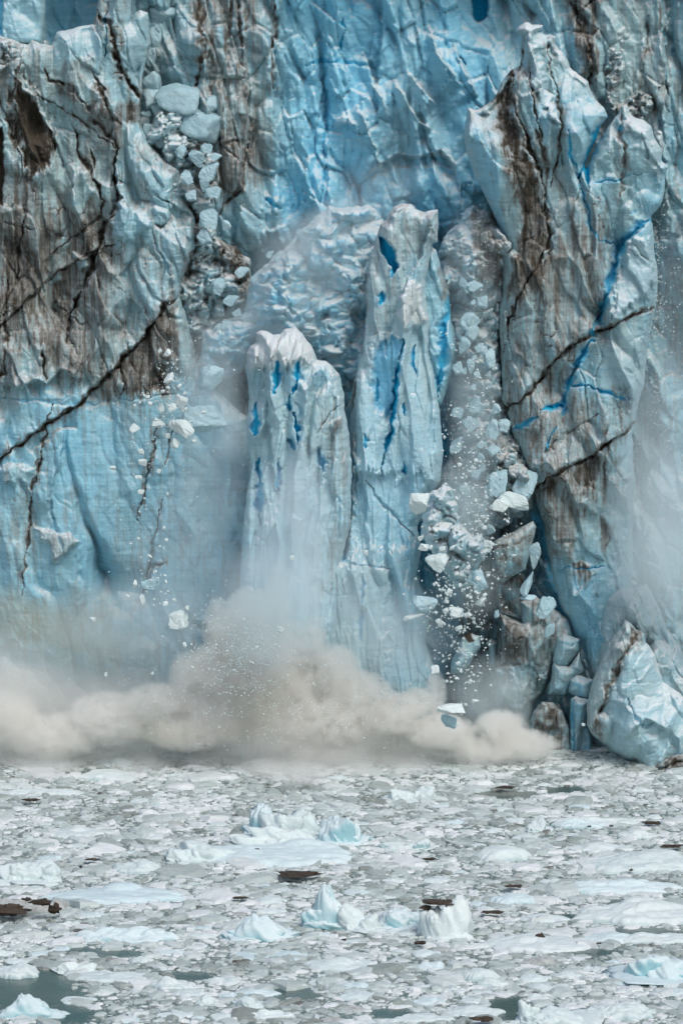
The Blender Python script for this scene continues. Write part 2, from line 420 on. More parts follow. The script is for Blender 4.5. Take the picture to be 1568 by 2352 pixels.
    P([(1224, 1180), (1262, 1180), (1345, 1470), (1340, 1600), (1290, 1500)], 14, deep=.55, blue=1, dirt=0)
    P([(790, 840), (812, 850), (808, 900), (780, 880)], 10, deep=1, dirt=0)
    P([(1010, 900), (1045, 880), (1060, 1040), (1020, 1110), (1000, 1100)], 10, deep=.9, dirt=0)
    P([(102, -20), (235, -20), (232, 60), (120, 110), (102, 90)], 6, h=-1, blue=.8, dirt=0)
    for k in r.at: r.at[k] = np.clip(r.at[k], 0, 1.4)
    r.build('glacier', kind='structure', backside=False, basey=base)
    # the glacier runs on behind the top of the face
    gx = np.linspace(-34, 38, 60); gy = np.linspace(10, 226, 60); X, Y = np.meshgrid(gx, gy)
    X = X * (1 + (Y - 4) / 60); Z = 53.0 + (Y - 4) * .05 + 1.6 * facet(X / 6, Y / 9, 5) * np.clip((Y - 4) / 20, 0, 1)
    i = np.arange(3600).reshape(60, 60)
    f = np.stack([i[:-1, :-1], i[:-1, 1:], i[1:, 1:], i[1:, :-1]], -1).reshape(-1, 4)
    link('glacier_top', mesh_from('glacier_top', np.stack([X, Y, Z], -1).reshape(-1, 3), f), WHITE, kind='structure')
glacier()

# ------------------------------------------------------------------ left buttress
def left_buttress():
    r = Relief([(-230, -60), (-60, 60), (0, 83), (30, 92), (50, 100), (66, 104), (76, 92), (98, 101), (121, 105), (131, 72), (175, 64), (216, 54), (222, 28), (232, -40), (302, -40), (301, 50),
                (309, 30), (322, 22), (340, 31), (343, 60), (345, 100), (337, 140), (329, 170), (326, 215), (320, 280), (342, 325), (375, 368), (410, 395), (421, 450), (447, 500),
                (451, 565), (436, 600), (415, 650), (417, 680), (426, 718), (438, 768), (455, 830), (500, 900), (570, 960), (600, 1100), (620, 1880), (-230, 1880)],
               3.5, 2.6, 60, g=2.1, rough=2.2, seed=21)
    P, L, S = r.patch, r.line, r.step
    U, V = r.U, r.V
    low = sstep(845, 935, V + (U - 200) * .12 + 60 * fbm(U / 70, V / 90, 3, 307) + 22 * noise(U / 9, V / 90, 308))
    r.rough_ice(1.7, .36, .10, bs=(2.4, 5.2), ms=(.8, 2.0), tilt=.22, flute=.15, blocks=.85)
    xx = U * M; zz = -V * M
    calm = 1.4 * facet((xx + zz * .25 + fbm(xx / 4, zz / 6, 3, 300)) / 2.9, zz / 9, 301, .55, 1.4, .5) + .25 * facet((xx + zz * .2 + .5 * fbm(xx, zz / 2, 3, 305)) / 1.1, zz / 5, 302, .6, 1.4) + .10 * fbm(xx / .8, zz / 1.2, 3, 303)
    r.h = r.h * (1 - .8 * low) + calm * .6 * low
    r.at['blue'] = np.clip(.05 + .50 * low + .25 * fbm(U / 120, V / 200, 3, 5), 0, 1)
    P([(265, 340), (380, 370), (450, 560), (415, 640), (300, 790), (262, 560)], 12, blue=.30)
    r.at['dirt'] = np.clip(.24 + .16 * fbm(U / 60, V / 120, 3, 6), 0, 1) * (1 - .55 * low)
    # silt-loaded part
    P([(-230, 380), (60, 400), (120, 470), (200, 470), (262, 500), (272, 640), (270, 760), (235, 880), (140, 850), (60, 870), (-230, 880)], 34, dirt=.62)
    P([(0, 520), (60, 540), (70, 700), (0, 760)], 20, dirt=.85); P([(120, 560), (210, 540), (200, 680), (140, 760)], 22, dirt=.85)
    P([(268, 840), (300, 800), (380, 705), (412, 690), (405, 820), (390, 900), (300, 915), (262, 880)], 16, dirt=.85)
    P([(215, 870), (250, 840), (265, 905), (230, 930)], 14, dirt=.6)
    P([(180, 230), (250, 240), (320, 240), (322, 285), (290, 290), (262, 340), (210, 290)], 12, dirt=.7)
    P([(120, 150), (220, 130), (255, 250), (290, 215), (250, 120), (215, 50), (130, 70)], 8, dirt=.04, blue=.25)
    P([(240, 30), (330, 30), (340, 100), (322, 200), (300, 200), (265, 110)], 8, dirt=.04, blue=.2)
    P([(165, 385), (205, 400), (210, 440), (190, 500), (162, 470)], 8, dirt=.1, h=.5)
    P([(170, 580), (200, 588), (202, 612), (180, 618)], 6, dirt=.05, h=.8)
    P([(120, 560), (150, 540), (140, 640), (122, 650)], 8, dirt=.3, h=.4)
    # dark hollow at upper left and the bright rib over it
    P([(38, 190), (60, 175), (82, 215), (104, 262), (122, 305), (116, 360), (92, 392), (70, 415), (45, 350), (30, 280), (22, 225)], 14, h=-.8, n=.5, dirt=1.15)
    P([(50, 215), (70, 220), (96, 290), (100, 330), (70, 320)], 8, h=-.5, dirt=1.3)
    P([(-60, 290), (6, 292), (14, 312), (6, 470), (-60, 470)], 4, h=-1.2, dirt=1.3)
    S([(118, 372), (121, 300), (80, 220), (40, 180), (48, 120)], 1.7, 60)
    L([(50, 122), (42, 170), (62, 200), (84, 225), (105, 262), (122, 305)], 9, -.5, dirt=-.85, snow=.15)
    L([(0, 230), (14, 262), (25, 305), (48, 360), (55, 400)], 3, .8, dirt=1)
    L([(50, 122), (44, 150), (38, 172)], 6, .4, dirt=1.1)
    # seams
    L([(222, 20), (232, 50), (252, 52), (262, 92), (268, 130), (290, 180), (305, 205), (325, 232)], 7, 1.1, dirt=1.3)
    L([(305, 200), (328, 225), (322, 245)], 9, .7, dirt=1.2)
    L([(108, 160), (115, 182), (150, 192), (168, 205), (188, 230), (205, 250), (225, 285), (250, 310), (272, 340)], 6, .9, dirt=1.25)
    P([(115, 180), (165, 200), (205, 250), (260, 320), (230, 300), (190, 255), (140, 215)], 6, dirt=.7)
    L([(216, 160), (222, 190), (240, 205), (232, 215), (218, 190)], 8, .8, dirt=1.2)
    L([(236, 215), (246, 250), (262, 262), (280, 290)], 6, .7, dirt=1.15)
    L([(80, 222), (118, 235), (165, 262), (215, 300), (268, 340)], 2.2, .6, dirt=1)
    L([(176, 295), (178, 345), (205, 385), (222, 420), (240, 458)], 5, .9, dirt=1.25)
    L([(209, 343), (213, 362), (219, 388)], 3.4, .9, dirt=1.3); L([(243, 30), (245, 70), (243, 132)], 3, .9, deep=.5, dirt=.4)
    L([(270, 345), (263, 380), (264, 420), (273, 455), (262, 490), (250, 505), (235, 545), (225, 575), (213, 618), (198, 640), (190, 668), (165, 720), (150, 790)], 7, 1.3, dirt=1.3)
    S([(150, 790), (190, 668), (213, 618), (250, 505), (273, 455), (263, 380), (270, 345)], -1.4, 70)
    L([(238, 460), (232, 500), (208, 520), (160, 550), (135, 570), (120, 600)], 5, .7, dirt=1.15)
    L([(0, 506), (50, 520), (110, 535), (205, 548)], 2, .5, dirt=.9)
    L([(-20, 770), (30, 725), (72, 680), (110, 645), (140, 622), (200, 585), (262, 560)], 4, .7, dirt=1.2)
    S([(-20, 770), (72, 680), (140, 622), (262, 560)], .8, 40)
    L([(120, 690), (190, 745), (210, 735)], 3, .5, dirt=1); L([(98, 800), (102, 850), (108, 872)], 4, .9, dirt=1.2)
    L([(-10, 870), (10, 850), (16, 790), (8, 720)], 8, .8, dirt=1.2)
    L([(58, 470), (48, 560), (40, 640)], 4, .7, dirt=1.1); L([(20, 640), (12, 720), (20, 800)], 5, .7, dirt=1.1)
    S([(-10, 878), (50, 888), (92, 872), (108, 885), (140, 850), (178, 868), (200, 872)], 1.3, 45)
    P([(20, 800), (95, 795), (105, 880), (30, 885)], 10, dirt=.35, h=.4)
    # the long thrust line running up to the right
    T = [(-25, 1078), (0, 1058), (60, 1008), (122, 965), (190, 922), (228, 880), (275, 838), (278, 820), (305, 803), (345, 755), (380, 700), (414, 676), (420, 650), (433, 612), (450, 575), (462, 520), (450, 488)]
    L(T, 4.6, .9, taper=False, dirt=1.35); S(T, 1.1, 55)
    L([(436, 600), (452, 560), (462, 525), (450, 488), (452, 500)], 7, .8, dirt=1.3)
    L([(275, 840), (285, 880), (278, 915)], 4, .5, dirt=1.2); L([(330, 880), (336, 905)], 4, .4, dirt=1.1)
    # lower blue face
    for q in ([(118, 925), (105, 990), (92, 1060), (76, 1120), (66, 1230), (50, 1370)], [(362, 960), (350, 1040), (342, 1090), (312, 1200)],
              [(375, 1150), (362, 1200), (346, 1290), (328, 1385)], [(395, 980), (388, 1030), (380, 1070)]):
        L(q, 3.2, .7, dirt=1.0, blue=.8)
    L([(385, 1290), (352, 1300), (328, 1385)], 4, .8, dirt=1.2)
    S([(75, 1040), (140, 985), (178, 985)], -.9, 35); S([(120, 1180), (112, 1140), (132, 1080), (150, 1000), (140, 960)], 1., 40)
    P([(0, 1080), (40, 1060), (70, 1080), (60, 1110), (10, 1110)], 8, h=.7, blue=.3)
    P([(85, 1210), (125, 1225), (185, 1240), (160, 1270), (135, 1290), (110, 1260)], 8, h=.8, snow=.35, blue=.2, dirt=.2)
    L([(0, 915), (200, 930), (400, 905)], 6, .3, blue=.9); L([(120, 1150), (128, 1220), (150, 1270)], 5, .6, blue=1)
    # right-hand leaf: pale scalloped faces
    S([(450, 500), (400, 470), (388, 500), (372, 520), (340, 510)], -.9, 40)
    P([(275, 470), (330, 480), (345, 510), (300, 555), (262, 540)], 8, h=.8, dirt=.0); P([(328, 385), (395, 400), (385, 500), (350, 480)], 8, h=.5, dirt=.05)
    P([(395, 640), (425, 700), (432, 760), (410, 740), (398, 700)], 6, h=.5, dirt=.2)
    S([(283, 590), (300, 470), (275, 440), (270, 350)], .8, 40)
    L([(345, 505), (356, 560), (384, 610), (396, 640)], 3, .5, blue=.8)
    for k in r.at: r.at[k] = np.clip(r.at[k], 0, 1.4)
    r.veins(); r.build('ice_buttress', 'silt-streaked grey ice buttress filling the left side of the glacier face', 'ice cliff')
left_buttress()

def upper_block():
    r = Relief([(-60, -60), (106, -60), (106, 30), (101, 70), (104, 104), (70, 112), (-60, 120)], 5.5, 2, 25, rough=1.5, seed=31)
    r.rough_ice(.8, .3, .1, blocks=.3); r.at['blue'] += .35; r.patch([(-60, -60), (4, -60), (6, 80), (-60, 80)], 4, h=-1, deep=.7)
    r.build('ice_block', 'smooth pale blue ice block at the top left corner', 'ice block')
upper_block()

# ------------------------------------------------------------------ right-hand spire
def right_spire():
    r = Relief([(1184, 72), (1192, 60), (1205, 50), (1214, 52), (1222, 58), (1238, 57), (1247, 58), (1245, 68), (1236, 75), (1251, 80), (1262, 78), (1274, 84), (1272, 98), (1278, 110), (1290, 118), (1301, 134), (1306, 154),
                (1328, 172), (1349, 190), (1358, 210), (1368, 228), (1389, 252), (1393, 268), (1380, 285), (1368, 318), (1352, 350), (1340, 378), (1345, 392), (1362, 350), (1380, 318), (1398, 286), (1412, 268), (1420, 262),
                (1424, 241), (1439, 240), (1446, 258), (1455, 270), (1478, 276), (1495, 290), (1503, 318), (1520, 345), (1520, 368), (1534, 384), (1525, 402),
                (1526, 440), (1515, 470), (1494, 498), (1502, 550), (1505, 600), (1511, 648), (1504, 703), (1492, 760), (1484, 803), (1480, 880), (1464, 925), (1459, 965), (1450, 1000), (1456, 1100), (1450, 1300), (1460, 1860),
                (1330, 1860), (1322, 1480), (1302, 1420), (1284, 1386), (1262, 1300), (1246, 1200), (1232, 1160), (1222, 1125), (1200, 1062), (1178, 1000), (1168, 955), (1150, 915), (1149, 813), (1144, 738), (1154, 643),
                (1151, 590), (1164, 570), (1149, 530), (1134, 490), (1108, 440), (1086, 400), (1072, 350), (1063, 310), (1066, 280), (1073, 246), (1090, 252), (1109, 246), (1134, 225), (1152, 187), (1175, 160), (1192, 152), (1197, 110), (1198, 86)],
               1.0, 3.2, 70, g=2.05, rough=2.0, seed=41)
    P, L, S = r.patch, r.line, r.step; U, V = r.U, r.V
    r.rough_ice(1.7, .26, .08, bs=(2.3, 5.0), ms=(.75, 1.8), tilt=.2, flute=.12, blocks=.75)
    r.at['blue'] = np.clip(.18 + .22 * fbm(U / 100, V / 180, 3, 7) + .15 * sstep(1400, 1500, U), 0, 1)
    r.at['dirt'] = np.clip(.06 + .14 * fbm(U / 60, V / 150, 3, 8), 0, 1)
    P([(1180, 330), (1260, 360), (1330, 430), (1400, 560), (1400, 740), (1300, 900), (1420, 900), (1400, 1060), (1300, 1300), (1230, 1150), (1160, 900), (1160, 650), (1240, 560)], 40, dirt=.52)
    P([(1064, 262), (1110, 255), (1150, 400), (1160, 540), (1120, 480)], 14, blue=.62, dirt=0)
    P([(1280, 220), (1360, 220), (1385, 265), (1340, 370), (1310, 400), (1290, 320)], 12, blue=.48, dirt=0, h=.2)
    P([(1175, 165), (1215, 160), (1222, 300), (1205, 300), (1175, 240)], 8, dirt=.33, h=-.4)
    # silt bands
    L([(1172, 168), (1160, 200), (1158, 240), (1165, 285), (1180, 330), (1205, 380), (1226, 440), (1240, 490)], 26, .4, dirt=1.3)
    L([(1174, 172), (1163, 205), (1162, 240), (1175, 285)], 8, .6, dirt=1.3)
    P([(1150, 250), (1180, 300), (1230, 400), (1250, 500), (1230, 520), (1180, 420)], 18, dirt=1.05)
    P([(1195, 500), (1250, 490), (1258, 560), (1230, 600), (1195, 570)], 12, dirt=.95)
    P([(1195, 570), (1260, 560), (1250, 640), (1200, 690), (1170, 680)], 16, dirt=.95)
    L([(1176, 172), (1178, 230), (1192, 275), (1213, 325), (1222, 360), (1240, 400), (1251, 445), (1252, 500), (1262, 545), (1240, 600), (1222, 625), (1205, 660), (1185, 690), (1170, 745), (1155, 810)], 3.6, 1.0, dirt=1.35)
    L([(1232, 300), (1248, 345), (1256, 385), (1250, 430)], 10, .5, dirt=1.1)
    L([(1213, 158), (1222, 210), (1228, 255), (1240, 290), (1250, 330)], 3.6, .9, dirt=1.2)
    L([(1197, 100), (1198, 130), (1195, 155)], 5, .5, dirt=1.2)
    L([(1254, 85), (1260, 130), (1266, 175), (1280, 215), (1288, 285), (1284, 340), (1276, 380), (1262, 430)], 3.4, .8, dirt=1.1)
    L([(1252, 440), (1260, 500), (1264, 560), (1248, 610)], 6, .7, dirt=1.25)
    L([(1176, 700), (1165, 760)], 3, .5, dirt=1)
    S([(1250, 440), (1222, 360), (1192, 275), (1176, 172)], 1.0, 60); S([(1290, 400), (1284, 300), (1266, 175), (1254, 85)], .9, 40)
    L([(1213, 85), (1222, 130), (1236, 200), (1256, 240), (1278, 280)], 13, -.9, dirt=-.9, snow=.33)
    L([(1184, 70), (1210, 56), (1244, 62)], 13, -.6, snow=.7); L([(1262, 92), (1285, 125), (1300, 150), (1345, 195)], 9, -.3, snow=.45)
    L([(1075, 252), (1108, 252), (1120, 262)], 10, -.5, snow=.5, dirt=-.8)
    L([(1430, 245), (1450, 290), (1480, 300), (1500, 360), (1510, 420)], 18, -.6, snow=.3, dirt=-.8)
    L([(1194, 280), (1196, 290)], 3, .6, dirt=1.3); L([(1423, 288), (1426, 300)], 3, .5, deep=.7)
    # blue open cracks
    L([(1394, 266), (1376, 300), (1362, 335), (1348, 368), (1338, 386), (1326, 412)], 6, 2., deep=1.1, dirt=-1)
    P([(1348, 362), (1354, 400), (1350, 440), (1344, 400), (1336, 385)], 3, h=-1.4, deep=1.3)
    L([(1303, 300), (1310, 350), (1326, 395)], 2.4, .7, deep=.9); L([(1326, 400), (1335, 440), (1349, 470), (1350, 510), (1362, 535), (1376, 553), (1400, 558), (1430, 546)], 2.2, .7, deep=.6, dirt=.3)
    L([(1350, 423), (1385, 417), (1430, 414)], 2, .5, deep=.7); L([(1430, 414), (1448, 400), (1490, 398)], 1.6, .4, blue=1)
    L([(1500, 496), (1472, 518), (1440, 548), (1426, 566), (1412, 612), (1396, 665), (1378, 716), (1362, 764)], 6.5, 1.5, taper=False, deep=.78, dirt=-.8)
    L([(1356, 784), (1340, 812), (1322, 842), (1312, 870), (1302, 902), (1290, 932)], 6.5, 1.4, taper=False, deep=.85, dirt=-.8)
    L([(1292, 932), (1268, 936), (1240, 940)], 4, 1.1, deep=1.1, dirt=-.8); L([(1238, 955), (1215, 968), (1196, 980), (1172, 984)], 4.5, .9, deep=.8, dirt=-.6)
    L([(1314, 880), (1345, 888), (1400, 905), (1455, 920)], 4, .9, deep=.9, dirt=-.8); L([(1276, 980), (1262, 1008), (1250, 1040)], 3, .9, deep=1, dirt=-.5)
    L([(1300, 932), (1292, 952), (1305, 930)], 2, .6, deep=.7); L([(1440, 574), (1470, 585), (1484, 600)], 2, .4, blue=1)
    S([(1362, 764), (1396, 665), (1426, 566), (1500, 496)], -1.1, 55); S([(1290, 932), (1312, 870), (1356, 784)], -.8, 50)
    P([(1440, 560), (1490, 545), (1508, 640), (1470, 690), (1400, 735), (1420, 640)], 10, h=.8, snow=.25, dirt=0, blue=.3)
    P([(1400, 760), (1490, 740), (1480, 900), (1400, 880), (1380, 800)], 16, dirt=.05, snow=.12)
    L([(1424, 250), (1428, 320), (1436, 352), (1432, 400), (1420, 450)], 5, .5, dirt=.9)
    # thrust lines
    T1 = [(1165, 938), (1180, 925), (1200, 912), (1240, 872), (1262, 838), (1290, 812), (1322, 784), (1358, 768), (1400, 748), (1440, 728), (1470, 716), (1508, 704)]
    L(T1, 4.6, 1.0, taper=False, dirt=1.35); S(T1, .9, 60)
    L([(1165, 950), (1172, 930), (1195, 922)], 7, .7, dirt=1.2)
    T2 = [(1224, 1130), (1240, 1108), (1270, 1090), (1300, 1076), (1350, 1052), (1385, 1022), (1410, 1006), (1435, 992), (1465, 962)]
    L(T2, 5, 1.0, taper=False, dirt=1.35); S(T2, .9, 60)
    P([(1240, 1112), (1300, 1084), (1350, 1062), (1395, 1022), (1390, 1060), (1345, 1110), (1300, 1090), (1260, 1130)], 12, dirt=.85)
    for u in (1318, 1336, 1358, 1388, 1300): L([(u, 1040 + (1400 - u) * .28), (u + 2, 1150)], 3.5, .25, dirt=.95)
    for u, v in ((1215, 905), (1262, 855), (1240, 900), (1225, 1150)): L([(u, v - 20), (u + 1, v + 60)], 4, .3, dirt=.8)
    L([(1248, 1045), (1280, 1010), (1320, 985), (1370, 950)], 4, .4, dirt=.8)
    P([(1316, 1292), (1356, 1296), (1352, 1330), (1330, 1360), (1318, 1330)], 5, dirt=1.2, h=.3); L([(1390, 1195), (1398, 1240), (1388, 1258)], 5, .4, dirt=1.1)
    L([(1280, 1312), (1296, 1304), (1318, 1304), (1400, 1306)], 1.8, .5, deep=.7)
    P([(1240, 1300), (1290, 1290), (1360, 1360), (1400, 1500), (1300, 1500)], 25, blue=.7, dirt=.05)
    for k in r.at: r.at[k] = np.clip(r.at[k], 0, 1.4)
    r.veins(); r.build('ice_spire', 'tall jagged grey and turquoise ice spire with dark silt bands on the right', 'ice spire')
right_spire()

def cornice():
    r = Relief([(1500, 318), (1508, 298), (1520, 300), (1524, 330), (1522, 362), (1512, 352)], 2.5, 1.4, 12, rough=2.4, seed=43)
    r.lumps(.7, .5); r.at['snow'] += .3; r.at['dirt'] += .15
    r.build('ice_block', 'stack of pale rounded ice clinging to the spire beside its right peak', 'ice block')
cornice()

# ------------------------------------------------------------------ the two falling pillars
def tall_pillar():
    # the shadow-side leaf behind
    r = Relief([(985, 560), (1000, 575), (1009, 600), (1022, 640), (1030, 672), (1036, 742), (1048, 768), (1051, 800), (1042, 830), (1030, 880), (1015, 930), (960, 940), (960, 600)], -1.0, 1.8, 30, seed=51, rough=2)
    r.rough_ice(.7, .3, .1, bs=(1.2, 5), blocks=.3); r.at['blue'] += .45
    r.line([(1030, 680), (1022, 760), (1010, 860), (1004, 910)], 9, 1.2, deep=.8); r.patch([(1005, 600), (1030, 640), (1030, 690), (1012, 690)], 6, dirt=.5)
    leaf = r
    r = Relief([(866, 540), (872, 515), (884, 505), (893, 488), (904, 476), (918, 468), (928, 465), (945, 468), (956, 480), (974, 488), (990, 484), (1004, 480), (1007, 505), (1004, 556), (992, 562), (985, 600), (977, 640), (976, 660), (981, 700), (985, 730),
                (984, 812), (993, 850), (999, 884), (1003, 920), (1011, 955), (1014, 1000), (1017, 1040), (1011, 1108), (985, 1140), (974, 1175), (958, 1210), (968, 1260), (956, 1320), (972, 1370), (985, 1420), (976, 1470), (1000, 1540), (1010, 1860), (640, 1860), (680, 1500), (700, 1400), (722, 1280), (780, 1270), (792, 1200), (800, 1090),
                (803, 1020), (804, 960), (808, 910), (814, 872), (822, 840), (829, 812), (838, 750), (841, 712), (839, 660), (843, 630), (850, 590)], -2.5, 2.6, 46, g=1.9, rough=1.8, seed=53)
    P, L, S = r.patch, r.line, r.step; U, V = r.U, r.V
    r.rough_ice(.9, .16, .05, bs=(1.4, 6.5), ms=(.6, 2.6), tilt=.05, flute=.12, blocks=.4, warp=.25)
    r.at['blue'] = np.clip(.26 + .3 * sstep(700, 1150, V) + .2 * fbm(U / 60, V / 150, 3, 9), 0, 1)
    r.at['dirt'] = np.clip(.16 * (1 - sstep(560, 760, V)), 0, 1); r.at['snow'] += .22
    P([(845, 560), (940, 520), (935, 620), (910, 700), (900, 740), (840, 800)], 14, dirt=.20, blue=.15)
    P([(866, 540), (886, 547), (908, 580), (911, 618), (902, 630), (893, 600), (880, 585)], 3, h=-1.5, n=.12, deep=1.25, dirt=0)
    L([(897, 618), (899, 640)], 2.5, .7, deep=1); L([(877, 668), (875, 705)], 5, 1., deep=1.0)
    S([(885, 820), (905, 740), (925, 660), (965, 590), (990, 500)], -1.4, 60)           # the arete
    L([(1003, 484), (999, 520), (1003, 552)], 8, -.5, snow=.55); L([(884, 512), (905, 480), (930, 470)], 8, -.4, snow=.5)
    P([(928, 652), (972, 655), (970, 715), (985, 735), (960, 745), (925, 752), (918, 720)], 7, h=.7, snow=.75, blue=.0, dirt=0)
    P([(945, 580), (978, 590), (968, 650), (935, 655)], 8, blue=.55, dirt=0); P([(915, 755), (980, 750), (975, 830), (930, 850)], 10, blue=.35, snow=.15)
    P([(862, 800), (920, 780), (918, 830), (905, 920), (902, 960), (860, 940), (850, 850)], 10, h=-.7, blue=1.25, deep=.35, dirt=0)
    L([(921, 778), (917, 830), (910, 870), (906, 930), (902, 965), (892, 1010), (882, 1050), (875, 1085)], 5, 1.4, deep=1.25)
    L([(865, 862), (868, 890), (866, 920)], 4, .8, deep=.9); L([(951, 795), (950, 830), (954, 860)], 3, .8, deep=.9)
    L([(928, 926), (927, 958)], 3.6, .8, deep=1.); L([(840, 1000), (838, 1035)], 3.4, .7, deep=.9); L([(928, 1062), (929, 1090)], 4, .9, deep=1.1)
    S([(880, 1080), (895, 1010), (905, 930), (918, 830)], -.6, 40)
    L([(812, 1000), (810, 1050), (812, 1083)], 9, -.5, snow=.55, blue=-.6)
    S([(806, 1086), (835, 1084), (868, 1092), (880, 1085)], .9, 35)
    L([(846, 560), (842, 640), (838, 730), (828, 800), (814, 870), (806, 960)], 6, .1, dirt=.6)
    P([(818, 1090), (990, 1090), (960, 1250), (860, 1260), (800, 1260)], 18, h=-.6, blue=.75)
    L([(800, 1010), (804, 1060), (799, 1130), (796, 1200), (790, 1285)], 6.5, 1.8, deep=1.25)
    # lower slab
    L([(727, 1280), (716, 1350), (706, 1430), (698, 1500)], 5, 1.0, deep=.5); L([(722, 1280), (760, 1282), (810, 1295), (860, 1302), (905, 1306)], 2, .5, deep=.5)
    L([(762, 1322), (764, 1350), (758, 1385)], 4, .7, deep=.6); L([(835, 1320), (832, 1370), (826, 1420), (830, 1470)], 3, .6, deep=.6); L([(790, 1330), (783, 1400)], 3, .4, blue=1)
    L([(842, 1100), (870, 1150), (910, 1190), (960, 1240)], 4, .6, blue=1.1)
    P([(725, 1285), (900, 1305), (880, 1560), (710, 1560)], 12, h=.6, blue=.34)
    P([(900, 1180), (962, 1180), (970, 1450), (930, 1440)], 14, blue=.8)
    for k in r.at: r.at[k] = np.clip(r.at[k], 0, 1.4)
    o = r.build('ice_pillar', 'tallest falling blue and white ice pillar standing free at the centre', 'ice pillar')
    leaf.build('ice_leaf', parent=o)
tall_pillar()

def short_pillar():
    r = Relief([(566, 810), (576, 795), (588, 785), (590, 765), (598, 758), (615, 761), (628, 768), (645, 767), (655, 756), (680, 750), (692, 762), (704, 778), (720, 802), (728, 826), (750, 832), (768, 845), (782, 862), (786, 885), (792, 940), (801, 1000), (808, 1060),
                (805, 1200), (780, 1300), (750, 1860), (520, 1860), (545, 1500), (552, 1320), (558, 1240), (560, 1205), (567, 1138), (576, 1062), (566, 990), (572, 912), (562, 845)], -5.0, 2.5, 42, g=1.9, rough=2.2, seed=61)
    P, L, S = r.patch, r.line, r.step; U, V = r.U, r.V
    r.rough_ice(1.0, .20, .06, bs=(1.1, 4.6), ms=(.6, 2.4), tilt=-.08, flute=.2, blocks=.45, warp=.25)
    r.at['blue'] = np.clip(.30 + .2 * fbm(U / 50, V / 120, 3, 10) + .2 * sstep(950, 1300, V), 0, 1); r.at['dirt'] = np.clip(.18 * sstep(690, 780, U + fbm(U / 30, V / 60, 2, 3) * 20), 0, 1)
    r.at['snow'] += .2
    P([(560, 800), (590, 745), (700, 740), (732, 825), (700, 842), (680, 830), (640, 850), (622, 825), (600, 850), (570, 850)], 12, h=.7, snow=.8, blue=0)
    L([(646, 770), (636, 800), (618, 830)], 2.2, .4, dirt=.35)
    for q, w in (([(638, 828), (636, 865), (629, 906)], 7), ([(684, 834), (680, 872), (672, 908)], 8), ([(662, 908), (666, 942)], 6), ([(590, 928), (586, 970), (579, 1002)], 7.5),
                 ([(596, 1050), (597, 1120), (598, 1208)], 5), ([(676, 950), (682, 985), (685, 1022)], 4.5), ([(641, 1050), (636, 1125)], 4), ([(735, 1030), (738, 1060), (743, 1092)], 5.5), ([(664, 1008), (679, 1032)], 4.5)):
        L(q, w, 1.3, deep=1.2)
    L([(676, 905), (690, 950), (684, 1000)], 3, .4, blue=1); L([(730, 995), (755, 950), (785, 925)], 2.2, .5, dirt=.4, blue=.7)
    P([(720, 840), (760, 850), (745, 890), (715, 880)], 9, blue=.75)
    L([(782, 960), (770, 985), (765, 1010)], 8, -.5, dirt=.5)
    S([(640, 1180), (622, 1020), (612, 900), (600, 830)], -.8, 40); S([(712, 1180), (700, 1020), (706, 900), (735, 830)], .8, 40)
    for k in r.at: r.at[k] = np.clip(r.at[k], 0, 1.4)
    r.build('ice_pillar', 'shorter falling ice pillar with a white crest and blue slits left of the tallest one', 'ice pillar')
short_pillar()

# ------------------------------------------------------------------ heaps and toppled blocks
def heap(poly, y0, thick, size, h, seed, label, name='ice_rubble', cat='ice rubble', edge=40, blue=.2, dirt=.05, snow=.2, rough=5, mat=None, dpatch=()):
    r = Relief(poly, y0, thick, edge, g=2.1, rough=rough, seed=seed)
    r.lumps(size, h); r.at['blue'] += np.clip(blue + .3 * fbm(r.U / 60, r.V / 60, 3, seed), 0, 1); r.at['dirt'] += np.clip(dirt + .5 * dirt * fbm(r.U / 20, r.V / 20, 3, seed), 0, 1)
    r.at['snow'] += np.clip(snow + .5 * fbm(r.U / 25, r.V / 25, 3, seed + 4), 0, 1) * (snow > 0)
    for p in dpatch: r.patch(p[0], p[1], dirt=p[2])
    return r.build(name, label, cat, mat=mat)

heap([(330, 300), (360, 240), (500, 250), (498, 330), (505, 380), (500, 440), (510, 470), (500, 540), (540, 560), (575, 600), (580, 700), (600, 730), (560, 760), (420, 800), (395, 720), (395, 640), (420, 570), (415, 500), (390, 450), (375, 390), (345, 365), (315, 320)],
     6.5, 1.8, 1.3, 1.2, 71, 'grubby crumbled ice spilling down the chute right of the left buttress', blue=.2, dirt=.06, snow=.3,
     dpatch=(([(500, 545), (545, 560), (572, 610), (540, 640), (500, 610)], 12, .85), ([(540, 620), (580, 620), (582, 690), (560, 700)], 10, .7), ([(425, 325), (470, 322), (475, 345), (440, 355)], 8, .6), ([(415, 395), (500, 370), (505, 470), (440, 450)], 16, .42), ([(440, 480), (470, 500), (450, 600), (430, 640)], 10, .8)))
heap([(575, 640), (640, 580), (690, 530), (720, 500), (755, 470), (800, 480), (850, 468), (890, 520), (900, 640), (880, 900), (760, 900), (700, 800), (590, 800), (550, 860), (440, 900), (470, 760), (560, 720)],
     3.0, 3.0, 2.2, .9, 72, 'pale blue slope of crushed ice sliding behind the two pillars', blue=.7, dirt=.0, snow=.22, edge=90)
